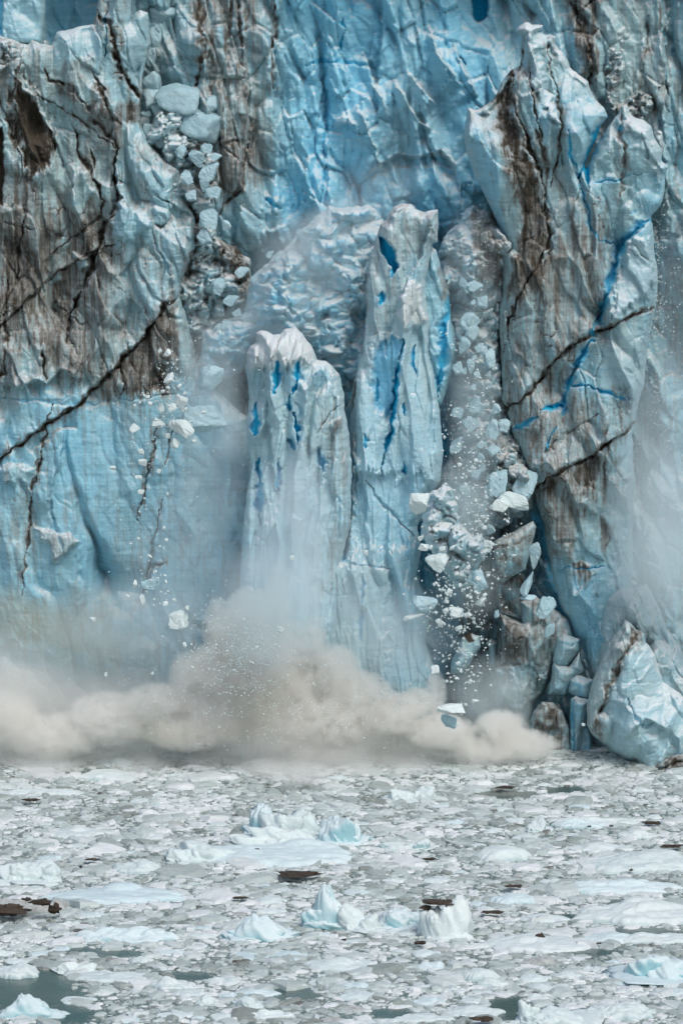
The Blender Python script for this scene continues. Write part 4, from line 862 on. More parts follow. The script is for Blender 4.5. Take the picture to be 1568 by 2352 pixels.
BIG = [  # u, v of near edge, width, drawn height, elevation share, peaks, material, label, rough
 (610, 1992, 390, 78, .35, [(-.6, .2, .5, .45), (-.15, -.1, .65, .35), (.5, .5, .8, .5)], FLOEB, 'long low white and blue berg shelf in the middle of the packed ice', .22, 'iceberg'),
 (640, 1952, 190, 60, .65, [(-.6, 0, .8, .5), (0, 0, 1., .5), (.6, 0, .8, .5)], WHITE, 'rubbly white front of the big berg between its shelf and its blocks', .4, 'iceberg'),
 (600, 1922, 70, 76, .8, [(0, 0, 1., .8)], FLOEB, 'rounded blue block at the left end of the big berg', .2, 'iceberg'),
 (672, 1935, 130, 88, .75, [(-.5, 0, .8, .6), (.1, .2, 1., .6), (.6, 0, .8, .5)], WHITE, 'crumbly white lump in the middle of the big berg', .42, 'iceberg'),
 (783, 1948, 105, 76, .75, [(-.3, 0, .9, .5), (0.1, 0, 1., .6), (.6, .2, .7, .5)], FLOEB, 'aqua lump with dark foot at the right end of the big berg', .4, 'iceberg'),
 (452, 1988, 165, 62, .6, [(-.5, 0, .7, .5), (.1, 0, 1., .5), (.6, 0, .8, .5)], WHITE, 'white crumbly tongue at the left tip of the big berg', .45, 'iceberg'),
 (72, 2036, 140, 70, .62, [(-.45, 0, 1., .5), (.45, .2, .9, .5)], WHITE, 'lumpy white floe with two humps near the left edge', .35, 'ice floe'),
 (257, 2080, 315, 62, .45, [(.1, .5, 1., .42), (.5, .3, .55, .5)], FLOEB, 'large smooth bluish floe below and left of the big berg', .1, 'ice floe'),
 (55, 2106, 185, 45, .45, [], FLOED, 'dirty floe carrying dark silt lumps at the left edge', .4, 'ice floe'),
 (312, 2008, 112, 42, .5, [(.3, 0, .9, .6)], FLOE, 'pale wedge-shaped floe just above the large smooth bluish floe', .2, 'ice floe'),
 (588, 2164, 150, 66, .72, [(.1, .1, 1., -1.), (-.6, 0, .4, .4)], FLOEB, 'smooth triangular berg with a rounded peak left of the lower centre', .12, 'iceberg'),
 (752, 2138, 96, 104, .85, [(.2, 0, 1., -.9), (-.5, 0, .5, .6)], FLOEB, 'sharp-peaked grooved berg below the centre', .3, 'iceberg'),
 (826, 2146, 95, 70, .7, [(-.4, 0, 1., .6), (.2, 0, .7, .6)], WHITE, 'white lump joined to the right of the sharp-peaked berg', .25, 'iceberg'),
 (915, 2138, 120, 62, .72, [(-.2, 0, 1., .7), (.5, 0, .8, .5)], FLOEB, 'rounded bluish berg between the peaked berg and the dark-capped one', .2, 'iceberg'),
 (1022, 2162, 100, 100, .85, [(-.3, 0, .85, .7), (.2, 0, 1., .8), (.55, 0, .9, .5)], WHITE, 'white block with a dark silt cap right of the lower centre', .3, 'iceberg'),
 (932, 1958, 110, 38, .62, [(.7, 0, 1., .4), (-.6, 0, .6, .5)], FLOE, 'small ragged floe with an upturned right horn below the big berg', .3, 'ice floe'),
 (1155, 1981, 130, 46, .55, [(0, 0, 1., 1.2)], FLOE, 'flat-topped tabular floe right of centre', .1, 'ice floe'),
 (1470, 2008, 270, 70, .45, [(.2, .2, .9, .8)], FLOE, 'broad wedge-shaped floe at the right edge, uppermost of the big right-hand floes', .14, 'ice floe'),
 (1432, 2056, 250, 50, .5, [(-.5, 0, .8, .4), (0, 0, .9, .5)], FLOEB, 'long bluish ridge-topped floe under the broad wedge-shaped one at right', .18, 'ice floe'),
 (1470, 2128, 290, 78, .45, [(.1, .3, .9, .7)], FLOE, 'largest white floe at the right edge with tiny horns on top', .16, 'ice floe'),
 (1520, 2170, 190, 40, .5, [(-.4, 0, .8, .5)], FLOE, 'low white floe just under the largest one at the right edge', .16, 'ice floe'),
 (1240, 2190, 240, 56, .38, [(-.2, .2, .9, .5)], FLOE, 'wide white floe with a dark stone on it right of the dark-capped berg', .16, 'ice floe'),
 (1525, 2264, 190, 86, .6, [(-.5, 0, .9, .5), (.1, 0, 1., .6)], FLOEB, 'thick blue-white berg near the bottom right edge', .2, 'iceberg'),
 (1102, 2256, 88, 36, .55, [(0, 0, 1., 1.2)], FLOE, 'small flat block afloat below the wide floe with the stone', .1, 'ice floe'),
 (1086, 2340, 125, 38, .45, [(0, .2, .9, .8)], FLOE, 'white lens-shaped floe near the bottom, right of centre', .12, 'ice floe'),
 (1275, 2368, 170, 74, .6, [(-.8, .2, 1., .25), (0, 0, .8, .6)], WHITE, 'crumbly white berg with a knob on its left end at the bottom edge', .35, 'iceberg'),
 (1432, 2345, 170, 52, .5, [(.1, 0, .9, .7)], FLOE, 'white rounded floe at the bottom edge towards the right', .22, 'ice floe'),
 (62, 2340, 130, 62, .78, [(-.25, 0, 1., -.9), (.4, 0, .5, .5)], FLOEB, 'small peaked berg floating in open dark water at the bottom left', .25, 'iceberg'),
 (36, 2250, 98, 50, .5, [(.2, 0, .9, .7)], FLOE, 'smooth white floe at the left edge beside the dark water', .14, 'ice floe'),
 (176, 2240, 88, 34, .62, [(-.4, 0, 1., .5), (.4, 0, .9, .5)], WHITE, 'small two-humped floe at the top of the dark water', .25, 'ice floe'),
 (258, 2258, 185, 36, .4, [(.2, 0, .8, .7)], FLOE, 'long flat floe stretching right from the dark water', .12, 'ice floe'),
 (394, 2278, 94, 42, .5, [(-.2, 0, 1., .6)], FLOE, 'hump-backed white floe at the lower left', .14, 'ice floe'),
 (435, 2292, 72, 24, .4, [], FLOE, 'thin tail floe at the right foot of the hump-backed one', .14, 'ice floe'),
 (592, 2290, 98, 24, .5, [(-.1, 0, .9, .8)], FLOEB, 'grey-blue lens-shaped floe in a dark lead near the bottom', .06, 'ice floe'),
 (622, 2208, 168, 36, .3, [(.5, 0, .8, .4)], FLOEB, 'half-sunk translucent blue floe under the triangular berg', .1, 'ice floe'),
 (286, 2168, 215, 48, .5, [(-.3, 0, .8, .5), (.3, 0, .8, .5)], FLOEB, 'knobbly pale floe below the large smooth bluish one', .32, 'ice floe'),
 (788, 2232, 160, 42, .5, [(-.1, 0, .9, .6)], FLOE, 'white peaked floe below the sharp-peaked berg', .16, 'ice floe'),
 (95, 1828, 188, 24, .4, [(-.6, 0, .8, .4), (.5, 0, .8, .4)], FLOE, 'long narrow white floe close to the splash at the left', .2, 'ice floe'),
 (178, 1925, 135, 34, .4, [(0, .2, 1., .5)], FLOE, 'flat oval floe with a low mound at the left', .12, 'ice floe'),
 (262, 1762, 90, 30, .45, [(.2, 0, 1., .6)], FLOEB, 'pale blue wedge floe touching the splash at the left', .12, 'ice floe'),
 (250, 1796, 140, 40, .45, [(0, 0, .9, .8)], FLOE, 'broad pale floe just below the blue wedge floe', .14, 'ice floe'),
 (942, 1845, 115, 44, .65, [(-.4, 0, .8, .5), (.6, 0, 1., .4)], WHITE, 'crumbly pale berglet right of the big berg and nearer the cliff', .4, 'iceberg'),
 (1246, 1916, 60, 42, .6, [(-.3, 0, 1., .6)], FLOE, 'upright wedge floe right of centre, above the tabular one', .16, 'ice floe'),
 (1330, 1905, 115, 32, .5, [(-.2, 0, 1., .5)], FLOEB, 'bluish low floe right of the upright wedge floe', .2, 'ice floe'),
 (1375, 1898, 185, 30, .45, [(-.2, 0, 1., .5)], FLOE, 'long jagged floe in the upper right pack', .2, 'ice floe'),
 (1465, 1928, 90, 30, .5, [(0, 0, 1., .7)], FLOE, 'isolated flat oval floe above the broad wedge-shaped floe at right', .12, 'ice floe'),
 (1240, 2222, 80, 32, .5, [(.2, 0, 1., .7)], FLOED, 'greyish rounded floe under the floe with the stone', .2, 'ice floe'),
 (1380, 1960, 150, 34, .4, [(0, 0, 1., .7)], FLOE, 'low flat floe between the tabular floe and the right edge', .12, 'ice floe'),
 (1180, 2080, 105, 32, .5, [(0, 0, 1., 1.1)], FLOEB, 'bluish flat-topped floe right of the dark-capped berg', .12, 'ice floe'),
 (1250, 2119, 112, 26, .4, [(0, 0, 1., .8)], FLOE, 'white oval floe left of the largest right-hand floe', .12, 'ice floe'),
 (1410, 2168, 130, 34, .4, [(0, 0, 1., .8)], FLOEB, 'pale floe below left of the largest right-hand floe', .14, 'ice floe'),
 (970, 2350, 130, 24, .4, [], FLOE, 'thin floe at the bottom edge right of centre', .2, 'ice floe'),
 (620, 2345, 110, 30, .5, [(-.3, 0, 1., .5)], WHITE, 'bumpy white floe at the bottom edge in the centre', .3, 'ice floe'),
 (480, 2310, 60, 28, .6, [(0, 0, 1., .7)], WHITE, 'small knobbly floe beside two others near the bottom centre-left', .35, 'ice floe'),
 (570, 2318, 58, 34, .65, [(0, 0, 1., .7)], WHITE, 'small knobbly floe just right of the other near the bottom centre', .35, 'ice floe'),
]
for k, (u, vb, wd, hh, hf, pk, mt, lb, rg, ct) in enumerate(BIG):
    me = berg_mesh(100 + k, pk, 3 + int(rg * 16)) if hf >= .6 else floe_mesh(100 + k, pk, rg * (.8 if hf < .6 else .95), (.5 if hf < .6 else .38) if pk else .9, 30, 110, ew=.2 if hf < .55 else .42, name=ct.replace(' ', '_').replace('ice_floe', 'ice_floe'), fscale=1.6 + (wd > 150) * .8)
    me.materials.append(mt)
    place_floe(me, u, vb, wd * (1.04 if hf < .6 else 1.22), hh * (1 if hf < .6 else 1.25), hf, mt, lb, name=ct.replace(' ', '_'), cat=ct, rot=0)

VAR = []
for k in range(14):
    me = floe_mesh(300 + k, [[], [(0, 0, 1, .9)], [(-.4, 0, 1, .5), (.4, .1, .8, .5)], [(.3, 0, 1, .4)]][k % 4], (.12, .2, .34)[k % 3], .6, 9, 30)
    me.materials.append([FLOE, FLOE, FLOEB, WHITE, FLOED][k % 5])
    o = bpy.data.objects.new('ice_floe', me); VAR.append(o)
AREA = [('left', 0, 520), ('middle', 520, 1050), ('right', 1050, 1568)]
taken = [(u, vb - hh * .35, wd / 2) for (u, vb, wd, hh, *_) in BIG]; cnt = 0; tries = 0
while cnt < 235 and tries < 20000:
    tries += 1
    u = random.uniform(-20, 1590); v = 1765 + 590 * random.random() ** .8
    wd = random.uniform(26, 78) * (.62 + .5 * (v - 1765) / 590)
    x, y = on_water(np.float64(u), np.float64(v))
    if openness(np.array([x]), np.array([y]))[0] > .15: continue
    if any(abs(u - a) < (r_ + wd / 2) * .82 and abs(v - b) < (r_ + wd / 2) * .24 for a, b, r_ in taken): continue
    taken.append((u, v, wd / 2)); k = random.randrange(14)
    side = 'left' if u < 520 else 'middle' if u < 1050 else 'right'; near = 'nearest the cliff' if v < 1920 else 'half way out' if v < 2130 else 'nearest the viewer'
    kind = ['small white floe', 'small white floe', 'small bluish floe', 'small crumbly white floe', 'small silty floe'][k % 5]
    o = place_floe(None, u, v + 4, wd, wd * random.uniform(.24, .36), random.uniform(.3, .5), None, f'{kind} in the {side} of the pack, {near}', f'small floes in the {side} of the pack, {near}', obj_=VAR[k])
    cnt += 1

# ------------------------------------------------------------------ chunks: angular broken ice and silt stones
def put(me, u, v, y, wpx, hpx, mat, label, cat='ice chunk', name='ice_chunk', rot=0, group=None, src=None, dpx=None):
    y = y + (6 if name in ('ice_boulder', 'rock') else 0 if name == 'silt_lump' else 3)
    x, yy, z = proj(u, v, y); m = (y + 300) / F * 1.01
    o = src.copy() if src is not None else bpy.data.objects.new(name, me)
    C.objects.link(o)
    if src is None and not me.materials: me.materials.append(mat)
    o.location = (float(x), float(yy), float(z)); o.scale = (wpx * m / 1.7, (dpx or (wpx + hpx) / 2) * m / 1.8, hpx * m / 1.7); o.rotation_euler = (0, rot, 0)
    o['label'] = label; o['category'] = cat
    if group: o['group'] = group
    return o

B = [ # boulders in the chute
 (350, 190, 5.0, 46, 48, 'round pale boulder at the upper left of the boulder pile'), (419, 224, 4.0, 104, 66, 'largest flat-topped ice boulder in the chute'),
 (350, 227, 4.8, 40, 40, 'round boulder squeezed below the upper left one'), (458, 287, 3.6, 80, 72, 'big rounded boulder below the largest one'),
 (377, 312, 4.2, 60, 70, 'tall pale boulder left of the big rounded one'), (376, 252, 4.8, 62, 44, 'pale boulder wedged under the left end of the largest one'), (338, 260, 4.8, 26, 18, 'small pebble-like boulder at the left of the boulder pile'),
 (402, 268, 4.6, 44, 34, 'flat bluish block between the largest and the big rounded boulders'), (410, 302, 4.2, 26, 26, 'small boulder tucked left of the big rounded one'), (487, 240, 4.2, 30, 44, 'slanting pale slab right of the largest boulder'),
 (346, 300, 4.6, 34, 34, 'small boulder at the left foot of the boulder pile'), (370, 16, 6.5, 26, 26, 'small boulder near the top edge left of the striped ribs'), (425, 70, 6.0, 34, 44, 'rounded block perched high beside the striped ribs'), (420, 118, 6.0, 28, 26, 'rounded block perched lower beside the striped ribs'),
 (374, 30, 7.0, 60, 40, 'blue block at the top edge above the chute'), (360, 85, 7.0, 40, 60, 'upright blue block high in the chute'), (385, 150, 7.0, 44, 52, 'grubby block low in the recess above the boulders'), (348, 130, 7., 30, 60, 'narrow shaded block against the left wall of the recess')]
for k, (u, v, y, a, b, lb) in enumerate(B):
    put(chunk_mesh(500 + k, 12, .06, name='ice_boulder'), u, v, y, a, b, BOULD, lb, 'ice boulder', 'ice_boulder')
G = [(475, 340, 26, 'dirt'), (455, 365, 34, ''), (430, 410, 30, ''), (480, 395, 40, ''), (440, 450, 32, ''), (490, 440, 34, ''), (470, 425, 24, ''), (415, 350, 24, ''), (495, 360, 22, ''), (470, 545, 36, ''), (480, 500, 40, ''), (520, 520, 24, ''), (500, 660, 34, ''), (530, 690, 30, ''), (545, 720, 26, ''),
     (590, 640, 30, ''), (575, 740, 36, ''), (600, 720, 44, ''), (555, 625, 26, ''), (520, 750, 30, ''), (490, 800, 28, ''), (700, 545, 30, ''), (640, 600, 22, ''), (620, 585, 14, ''), (705, 765, 30, ''), (740, 620, 34, ''), (680, 680, 30, ''), (650, 730, 26, ''), (760, 560, 34, ''), (790, 700, 40, ''), (820, 620, 28, ''), (555, 800, 28, ''), (505, 760, 30, ''), (600, 520, 10, '')]
gsrc = [bpy.data.objects.new('ice_boulder', chunk_mesh(540 + k, 9, .03, name='ice_boulder')) for k in range(5)]
for o in gsrc: o.data.materials.append(BOULD)
for k, (u, v, s_, _) in enumerate(G):
    where = 'rubble in the chute below the boulders' if u < 560 and v < 560 else 'crushed ice slope left of the short pillar' if u < 640 else 'crushed ice slope behind the pillars'
    put(None, u, v, 4.3 if u < 600 else 4.0, s_, s_ * random.uniform(.7, 1.2), None, f'rounded ice lump half buried in the {where}', 'ice boulder', rot=random.uniform(-.6, .6), group=f'lumps in the {where}', src=gsrc[k % 5])

AIR = [
 (959, 1156, -8, 50, 52, WHITE, 'white faceted block falling off the foot of the tallest pillar', 0), (1175, 1150, -4, 84, 44, WHITE, 'bright white jagged chunk tumbling in the gap beside the spire', .1), (1150, 1163, -4.5, 40, 30, WHITE, 'white wedge at the left end of the bright jagged chunk', .3),
 (1005, 1291, -8, 44, 36, WHITE, 'bright white wedge falling right of the lower pillar slab', .4), (1103, 1340, -7, 34, 44, BOULD, 'smaller pale chunk right of the large pale rounded one', -.3),

 (1046, 1405, -9, 34, 20, WHITE, 'bright white brick-like chunk in the dark gap', 0), (1021, 1401, -9, 16, 9, WHITE, 'tiny white sliver left of the brick-like chunk', -.2), (1011, 1428, -9, 22, 11, WHITE, 'white slanting splinter below the brick-like chunk', .7),
 (976, 1385, -9, 42, 32, BOULD, 'pale triangular chunk beside the lower pillar slab', .2), (949, 1415, -9, 40, 10, WHITE, 'thin pale splinter below the pale triangular chunk', -.35), (999, 1540, -10, 22, 26, WHITE, 'white rounded block falling just above the splash', .1),
 (1037, 1628, -11, 54, 22, WHITE, 'flat white slab skimming the top of the splash', 0), (1030, 1656, -10, 40, 26, BOULD, 'hazy pale block under the flat white slab', .2), (972, 1257, -9, 28, 16, WHITE, 'small flat white chunk at the lower slab edge', .2), (965, 1236, -9, 11, 14, WHITE, 'tiny upright white chip above the small flat chunk', .2),
 (1117, 1248, -6, 18, 14, WHITE, 'small white nugget left of the striped block, the upper of two', .2), (1118, 1264, -6, 14, 16, WHITE, 'small white nugget left of the striped block, the lower of two', .6), (1103, 1382, -6, 16, 22, WHITE, 'white lozenge near the shaded grey block', .5), (1140, 1410, -6, 10, 18, BOULD, 'thin pale chip at the upper left of the large grey slab', .1),
 (1210, 1342, -6, 18, 52, BOULD, 'long pale shard sliding down right of the striped block', .35), (1216, 1371, -6, 34, 12, BOULD, 'flat pale flake below the long pale shard', 0), (1264, 1446, -4, 20, 32, BOULD, 'pale lozenge-shaped flake on the large grey slab', .3),
 (1248, 1395, -3, 40, 46, BOULD, 'pale rounded piece at the top of the large grey slab', .3), (1228, 1270, -1, 26, 60, BOULD, 'blue-grey block right of the striped block', 0),
 (1203, 1110, 0, 46, 60, BOULD, 'grey faceted block above the bright jagged chunk', .2), (1140, 1110, -1, 40, 60, BOULD, 'pale angular block above and left of the bright jagged chunk', .2),
 (418, 981, -9, 68, 38, WHITE, 'elongated white slab tumbling left of the short pillar', .62), (462, 962, -7, 96, 70, BOULD, 'large hazy lump with a turquoise underside beside the elongated slab', -.3), (478, 868, -7, 46, 66, BOULD, 'hazy pale block above the large hazy lump', .4), (418, 922, -9, 28, 30, WHITE, 'white cube-like chunk above the elongated slab', .3),
 (399, 934, -9, 22, 16, WHITE, 'white chip left of the cube-like chunk', .2), (370, 937, -9, 14, 18, WHITE, 'small upright white chip farthest left above the elongated slab', .3), (362, 975, -9, 27, 13, WHITE, 'flat white flake left of the elongated slab', 0), (309, 982, -9, 19, 22, WHITE, 'pale nugget well left of the elongated slab', .4), (401, 1018, -9, 22, 20, WHITE, 'triangular white chip below the elongated slab', .6),
 (385, 1002, -9, 16, 12, WHITE, 'small dull chip just above the triangular white one', 0), (323, 1038, -9, 11, 15, WHITE, 'narrow white chip in the trail below the flat flake', -.4), (328, 1062, -9, 17, 18, WHITE, 'blocky white chip in the trail below the narrow one', .3), (365, 1082, -9, 9, 9, WHITE, 'tiny bright chip right of the trail of chips', 0), (317, 1096, -9, 14, 10, WHITE, 'small chip under the blocky one', .2),
 (390, 868, -9, 30, 14, WHITE, 'pale sliver above the white chips', -.5), (260, 1075, -9, 12, 8, WHITE, 'tiny chip at the far left of the trail', 0), (324, 1130, -9, 16, 12, WHITE, 'dull chip low in the trail', .2), (368, 806, -9, 8, 8, WHITE, 'tiny chip high above the trail against the silty ice', 0), (384, 812, -9, 12, 16, WHITE, 'small chip high above the trail beside the tiny one', .3),
 (410, 1424, -9, 42, 40, WHITE, 'pale triangular flake pointing down above the splash', .1), (345, 1343, -8, 38, 26, BOULD, 'hazy rounded lump above the triangular flake', 0), (327, 1379, -8, 14, 22, WHITE, 'small pale drop-shaped chip left of the triangular flake', .2), (310, 1343, -8, 10, 16, WHITE, 'small pale chip left of the hazy rounded lump', 0), (215, 1422, -9, 15, 7, WHITE, 'tiny flat chip over the dusty splash at left', .2),
 (380, 1386, -9, 11, 13, WHITE, 'tiny chip above the triangular flake', 0), (645, 1446, -13, 12, 16, WHITE, 'small bright chip in front of the plume below the short pillar', 0), (670, 1281, -13, 10, 10, WHITE, 'tiny bright chip in front of the short pillar foot', 0), (244, 1548, -12, 9, 9, WHITE, 'tiny chip over the splash at left', 0), (424, 1482, -12, 7, 10, WHITE, 'tiny chip below the triangular flake', 0),
 (840, 1270, -9, 9, 14, WHITE, 'tiny pale chip in front of the lower pillar slab', 0), (430, 1396, -9, 9, 12, WHITE, 'tiny chip right of the triangular flake top', .2), (1338, 1664, -11, 9, 7, WHITE, 'tiny white chip in front of the upright block at the mound foot', 0)]
for k, (u, v, y, a, b, mt, lb, ro) in enumerate(AIR):
    big = max(a, b) > 55
    put(chunk_mesh(600 + k, 8 if not big else 12, .02 if not big else .05), u, v, y, a, b, mt, lb, rot=ro)

heap([(966, 1180), (985, 1140), (1008, 1108), (1030, 1120), (1045, 1160), (1060, 1200), (1082, 1230), (1110, 1225), (1125, 1270), (1095, 1310), (1078, 1345), (1040, 1340), (1010, 1305), (985, 1270), (966, 1225)], -6, 1.8, 1.5, 1.2, 401, 'large pale mass of ice bursting apart right of the tallest pillar foot', 'broken_block', 'ice block', edge=30, blue=.3, dirt=0, snow=.35, rough=7)
heap([(1030, 1312), (1048, 1296), (1070, 1294), (1085, 1312), (1088, 1345), (1070, 1356), (1040, 1350)], -7, 1.0, .9, .6, 402, 'pale wedge-topped block falling under the large bursting mass', 'broken_block', 'ice block', edge=16, blue=.3, dirt=0, snow=.2, rough=3)
for k in range(46):
    u = 1092 + random.gauss(0, 26); v = random.uniform(640, 1240); q = random.uniform(12, 34)
    put(None, u + (v - 900) * .06, v, .55, q, q * random.uniform(.7, 1.3), None, 'pale ice lump tumbling down the gap between the tallest pillar and the spire', 'ice boulder', rot=random.uniform(-.8, .8), group='lumps tumbling down the gap beside the spire', src=gsrc[k % 5])
ROCK = [(1083, 497, 2, 18, 26, 'grey wedge-shaped rock high in the dirty debris left of the spire'), (1097, 610, 2, 24, 30, 'angular grey rock in the middle of the dirty debris'), (1077, 635, 1, 22, 12, 'flat dark rock below the angular grey one'), (1130, 510, 3, 24, 44, 'tall dark rock against the spire left edge'), (1120, 560, 3, 30, 30, 'dark brown clod under the tall dark rock')]
for k, (u, v, y, a, b, lb) in enumerate(ROCK): put(chunk_mesh(700 + k, 9, .03, name='rock'), u, v, y, a, b, GREYROCK, lb, 'rock', 'rock', .2)
W = [(18, 2090, 74, 30, 'dark silt lump at the left edge of the dirty floe'), (96, 2072, 40, 18, 'dark silt lump at the top of the dirty floe'), (125, 2088, 26, 28, 'dark upright silt lump at the right end of the dirty floe'), (60, 2066, 22, 10, 'small dark silt crumb between the lumps on the dirty floe'),
     (1012, 2072, 66, 11, 'dark silt cap lying on the white block'), (978, 2084, 22, 14, 'dark silt patch on the left shoulder of the capped white block'), (692, 2008, 76, 10, 'thin dark silt-covered slab in the middle of the pack'), (1239, 2150, 19, 15, 'dark stone sitting on the wide white floe'), (1498, 1890, 36, 8, 'flat dark slab in the upper right pack'), (1448, 1998, 8, 6, 'dark pebble on the broad wedge-shaped floe'),
     (1105, 2340, 40, 12, 'dark silt lump beside the lens-shaped floe at the bottom'), (1180, 2035, 34, 8, 'dark gravel streak above the bluish flat-topped floe'), (1130, 2095, 40, 8, 'dark gravel streak right of the capped white block'), (965, 2165, 26, 10, 'dark silt at the foot of the capped white block'), (1160, 1808, 40, 6, 'brown film of silt in the pack near the cliff'), (1540, 1943, 40, 7, 'dark slab at the right edge above the broad wedge-shaped floe'),
     (985, 1973, 22, 7, 'brown crumb below the horned floe'), (1352, 1898, 8, 5, 'tiny dark pebble left on the jagged floe'), (1402, 1897, 8, 5, 'tiny dark pebble right on the jagged floe'), (155, 1775, 10, 6, 'tiny dark lump near the splash at left'), (72, 1837, 30, 6, 'dark smear beside the long narrow floe at left'), (550, 2062, 28, 5, 'dark smear left of the sharp-peaked berg'), (212, 1974, 26, 6, 'dark smear above the large smooth bluish floe'), (790, 2158, 10, 6, 'dark pebble at the foot of the white lump'), (1375, 2166, 10, 5, 'dark crumb at the tip of the open lead'), (590, 1950, 10, 6, 'dark crumb in front of the big berg'), (186, 1991, 6, 6, 'dark pebble left of the pale wedge floe')]
for k, (u, v, a, b, lb) in enumerate(W):
    x, y = on_water(np.float64(u), np.float64(v + b * .5), .25 if v not in (2072,) else .9)
    if b == 11 or (u, v) == (978, 2084): y = on_water(np.float64(1022), np.float64(2150))[1]
    put(berg_mesh(730 + k, [(-.5, 0, .8, .5), (.5, .1, 1., .45), (0, 0, .6, .5)], 5, name='silt_lump'), u, v, float(y), a, b, SILTROCK, lb, 'silt lump', 'silt_lump', 0, dpx=a * .7)

# flung chips, small enough to need no parts
CS = [bpy.data.objects.new('ice_chip', chunk_mesh(800 + k, 7, .02, name='ice_chip')) for k in range(5)]
for k, o in enumerate(CS): o.data.materials.append(WHITE)
for (cu, cv, su, sv, n, y, smin, smax, where) in (
        (400, 930, 60, 55, 46, -9, 3, 9, 'left of the short pillar'), (330, 1120, 45, 110, 22, -9, 3, 8, 'in the trail down the left face'), (350, 1330, 60, 50, 26, -9, 3, 8, 'over the hazy lump above the splash'),
        (1040, 1360, 60, 60, 50, -9, 4, 12, 'in the dark gap right of the pillars'), (1100, 1180, 50, 90, 36, -7, 4, 12, 'between the tallest pillar and the spire'), (1060, 1550, 40, 60, 18, -10, 4, 10, 'above the splash in the dark gap'), (560, 1480, 140, 70, 26, -15, 3, 6, 'over the tallest billow of the splash')):
    for _ in range(n):
        u = random.gauss(cu, su * .7); v = random.gauss(cv, sv * .7); s_ = smin + (smax - smin) * random.random() ** 2.2
        put(None, u, v, y + random.uniform(-1.5, 1.5), s_ * random.uniform(.8, 1.5), s_, None, f'small white ice chip flying {where}', 'ice chip', 'ice_chip', random.uniform(-1, 1), f'ice chips flying {where}', random.choice(CS))

# spray grains: beyond counting
def grains(name, label, regs, seed, mat):
    r = np.random.default_rng(seed); cs = []; ss = []
    for (cu, cv, su, sv, n, y, ysp, smin, smax) in regs:
        u = r.normal(cu, su, n); v = r.normal(cv, sv, n); yy = y + r.normal(0, ysp, n)
        keep = (fbm(u / 40, v / 40, 3, seed) > -.25); u, v, yy = u[keep], v[keep], yy[keep]
        yy = yy * .6 + 2.; x, y_, z = proj(u, v, yy); cs.append(np.stack([x, y_, z], 1)); ss.append((smin + (smax - smin) * r.random(len(u)) ** 5) * M)
    c = np.vstack(cs); s_ = np.concatenate(ss); ok = c[:, 2] > .3; c, s_ = c[ok], s_[ok]; n = len(c)
    o8 = np.array([(1, 0, 0), (-1, 0, 0), (0, 1, 0), (0, -1, 0), (0, 0, 1), (0, 0, -1)], float)
    P = c[:, None] + o8[None] * s_[:, None, None] * r.uniform(.5, 1.3, (n, 6, 1))
    f = np.array([(0, 2, 4), (2, 1, 4), (1, 3, 4), (3, 0, 4), (2, 0, 5), (1, 2, 5), (3, 1, 5), (0, 3, 5)])
    F_ = (f[None] + (np.arange(n) * 6)[:, None, None]).reshape(-1, 3)
    link(name, mesh_from(name, P.reshape(-1, 3), F_, smooth=False), mat, label=label, cat='ice spray', kind='stuff')
grains('ice_spray', 'fine white grains raining down past the right spire', [(1510, 700, 14, 160, 1500, -3, 1.5, .5, 2.2), (1500, 1150, 45, 240, 3200, -5, 3, .4, 2.), (1535, 900, 25, 250, 1200, -5, 2, .5, 2.4)], 11, WHITE)
grains('ice_spray', 'fine white grains flung out around the falling pillars', [(410, 900, 50, 80, 1500, -9, 1.5, .4, 3.2), (380, 1200, 70, 170, 1200, -9, 2, .4, 2.2), (1090, 1150, 38, 190, 2600, -6, 2, .4, 4.5), (1050, 1400, 48, 90, 1500, -9, 1.5, .5, 4.5), (1050, 1010, 35, 60, 500, -4, 1.5, .4, 1.6), (1100, 620, 30, 80, 500, 2, 1, .5, 2.5),
        (690, 520, 90, 60, 500, 2, 1, .4, 1.5), (810, 440, 40, 60, 250, 3, 1, .4, 1.6), (1270, 480, 14, 20, 120, -3, .5, .5, 2.0), (640, 1350, 70, 170, 700, -14, 2, .4, 1.8), (560, 1520, 110, 70, 1100, -16, 2, .4, 1.8), (110, 1440, 90, 45, 1400, -12, 2, .3, 1.4), (560, 1500, 60, 50, 3800, -17.5, 1.2, .4, 3.0), (300, 1600, 250, 60, 2200, -17.5, 1, .4, 2.0), (700, 1640, 200, 50, 2200, -17.5, 1, .4, 2.2), (900, 1600, 60, 20, 900, -17.5, .8, .4, 2.2), (800, 1560, 60, 50, 400, -14, 2, .4, 1.6), (1460, 1620, 90, 90, 350, -13, 1, .4, 1.6), (500, 1440, 50, 50, 900, -15, 1, .4, 2.4), (640, 1200, 60, 130, 800, -14, 1, .4, 1.8)], 12, WHITE)

# ------------------------------------------------------------------ spray and ice dust
def vol_material(name, color, aniso=0., dens=1.):
    t = NT(name); v = t.add('ShaderNodeVolumePrincipled'); v.inputs['Color'].default_value = (*color, 1); v.inputs['Density'].default_value = dens; v.inputs['Anisotropy'].default_value = aniso
    t.w(v.outputs[0], t.out.inputs['Volume']); return t.m

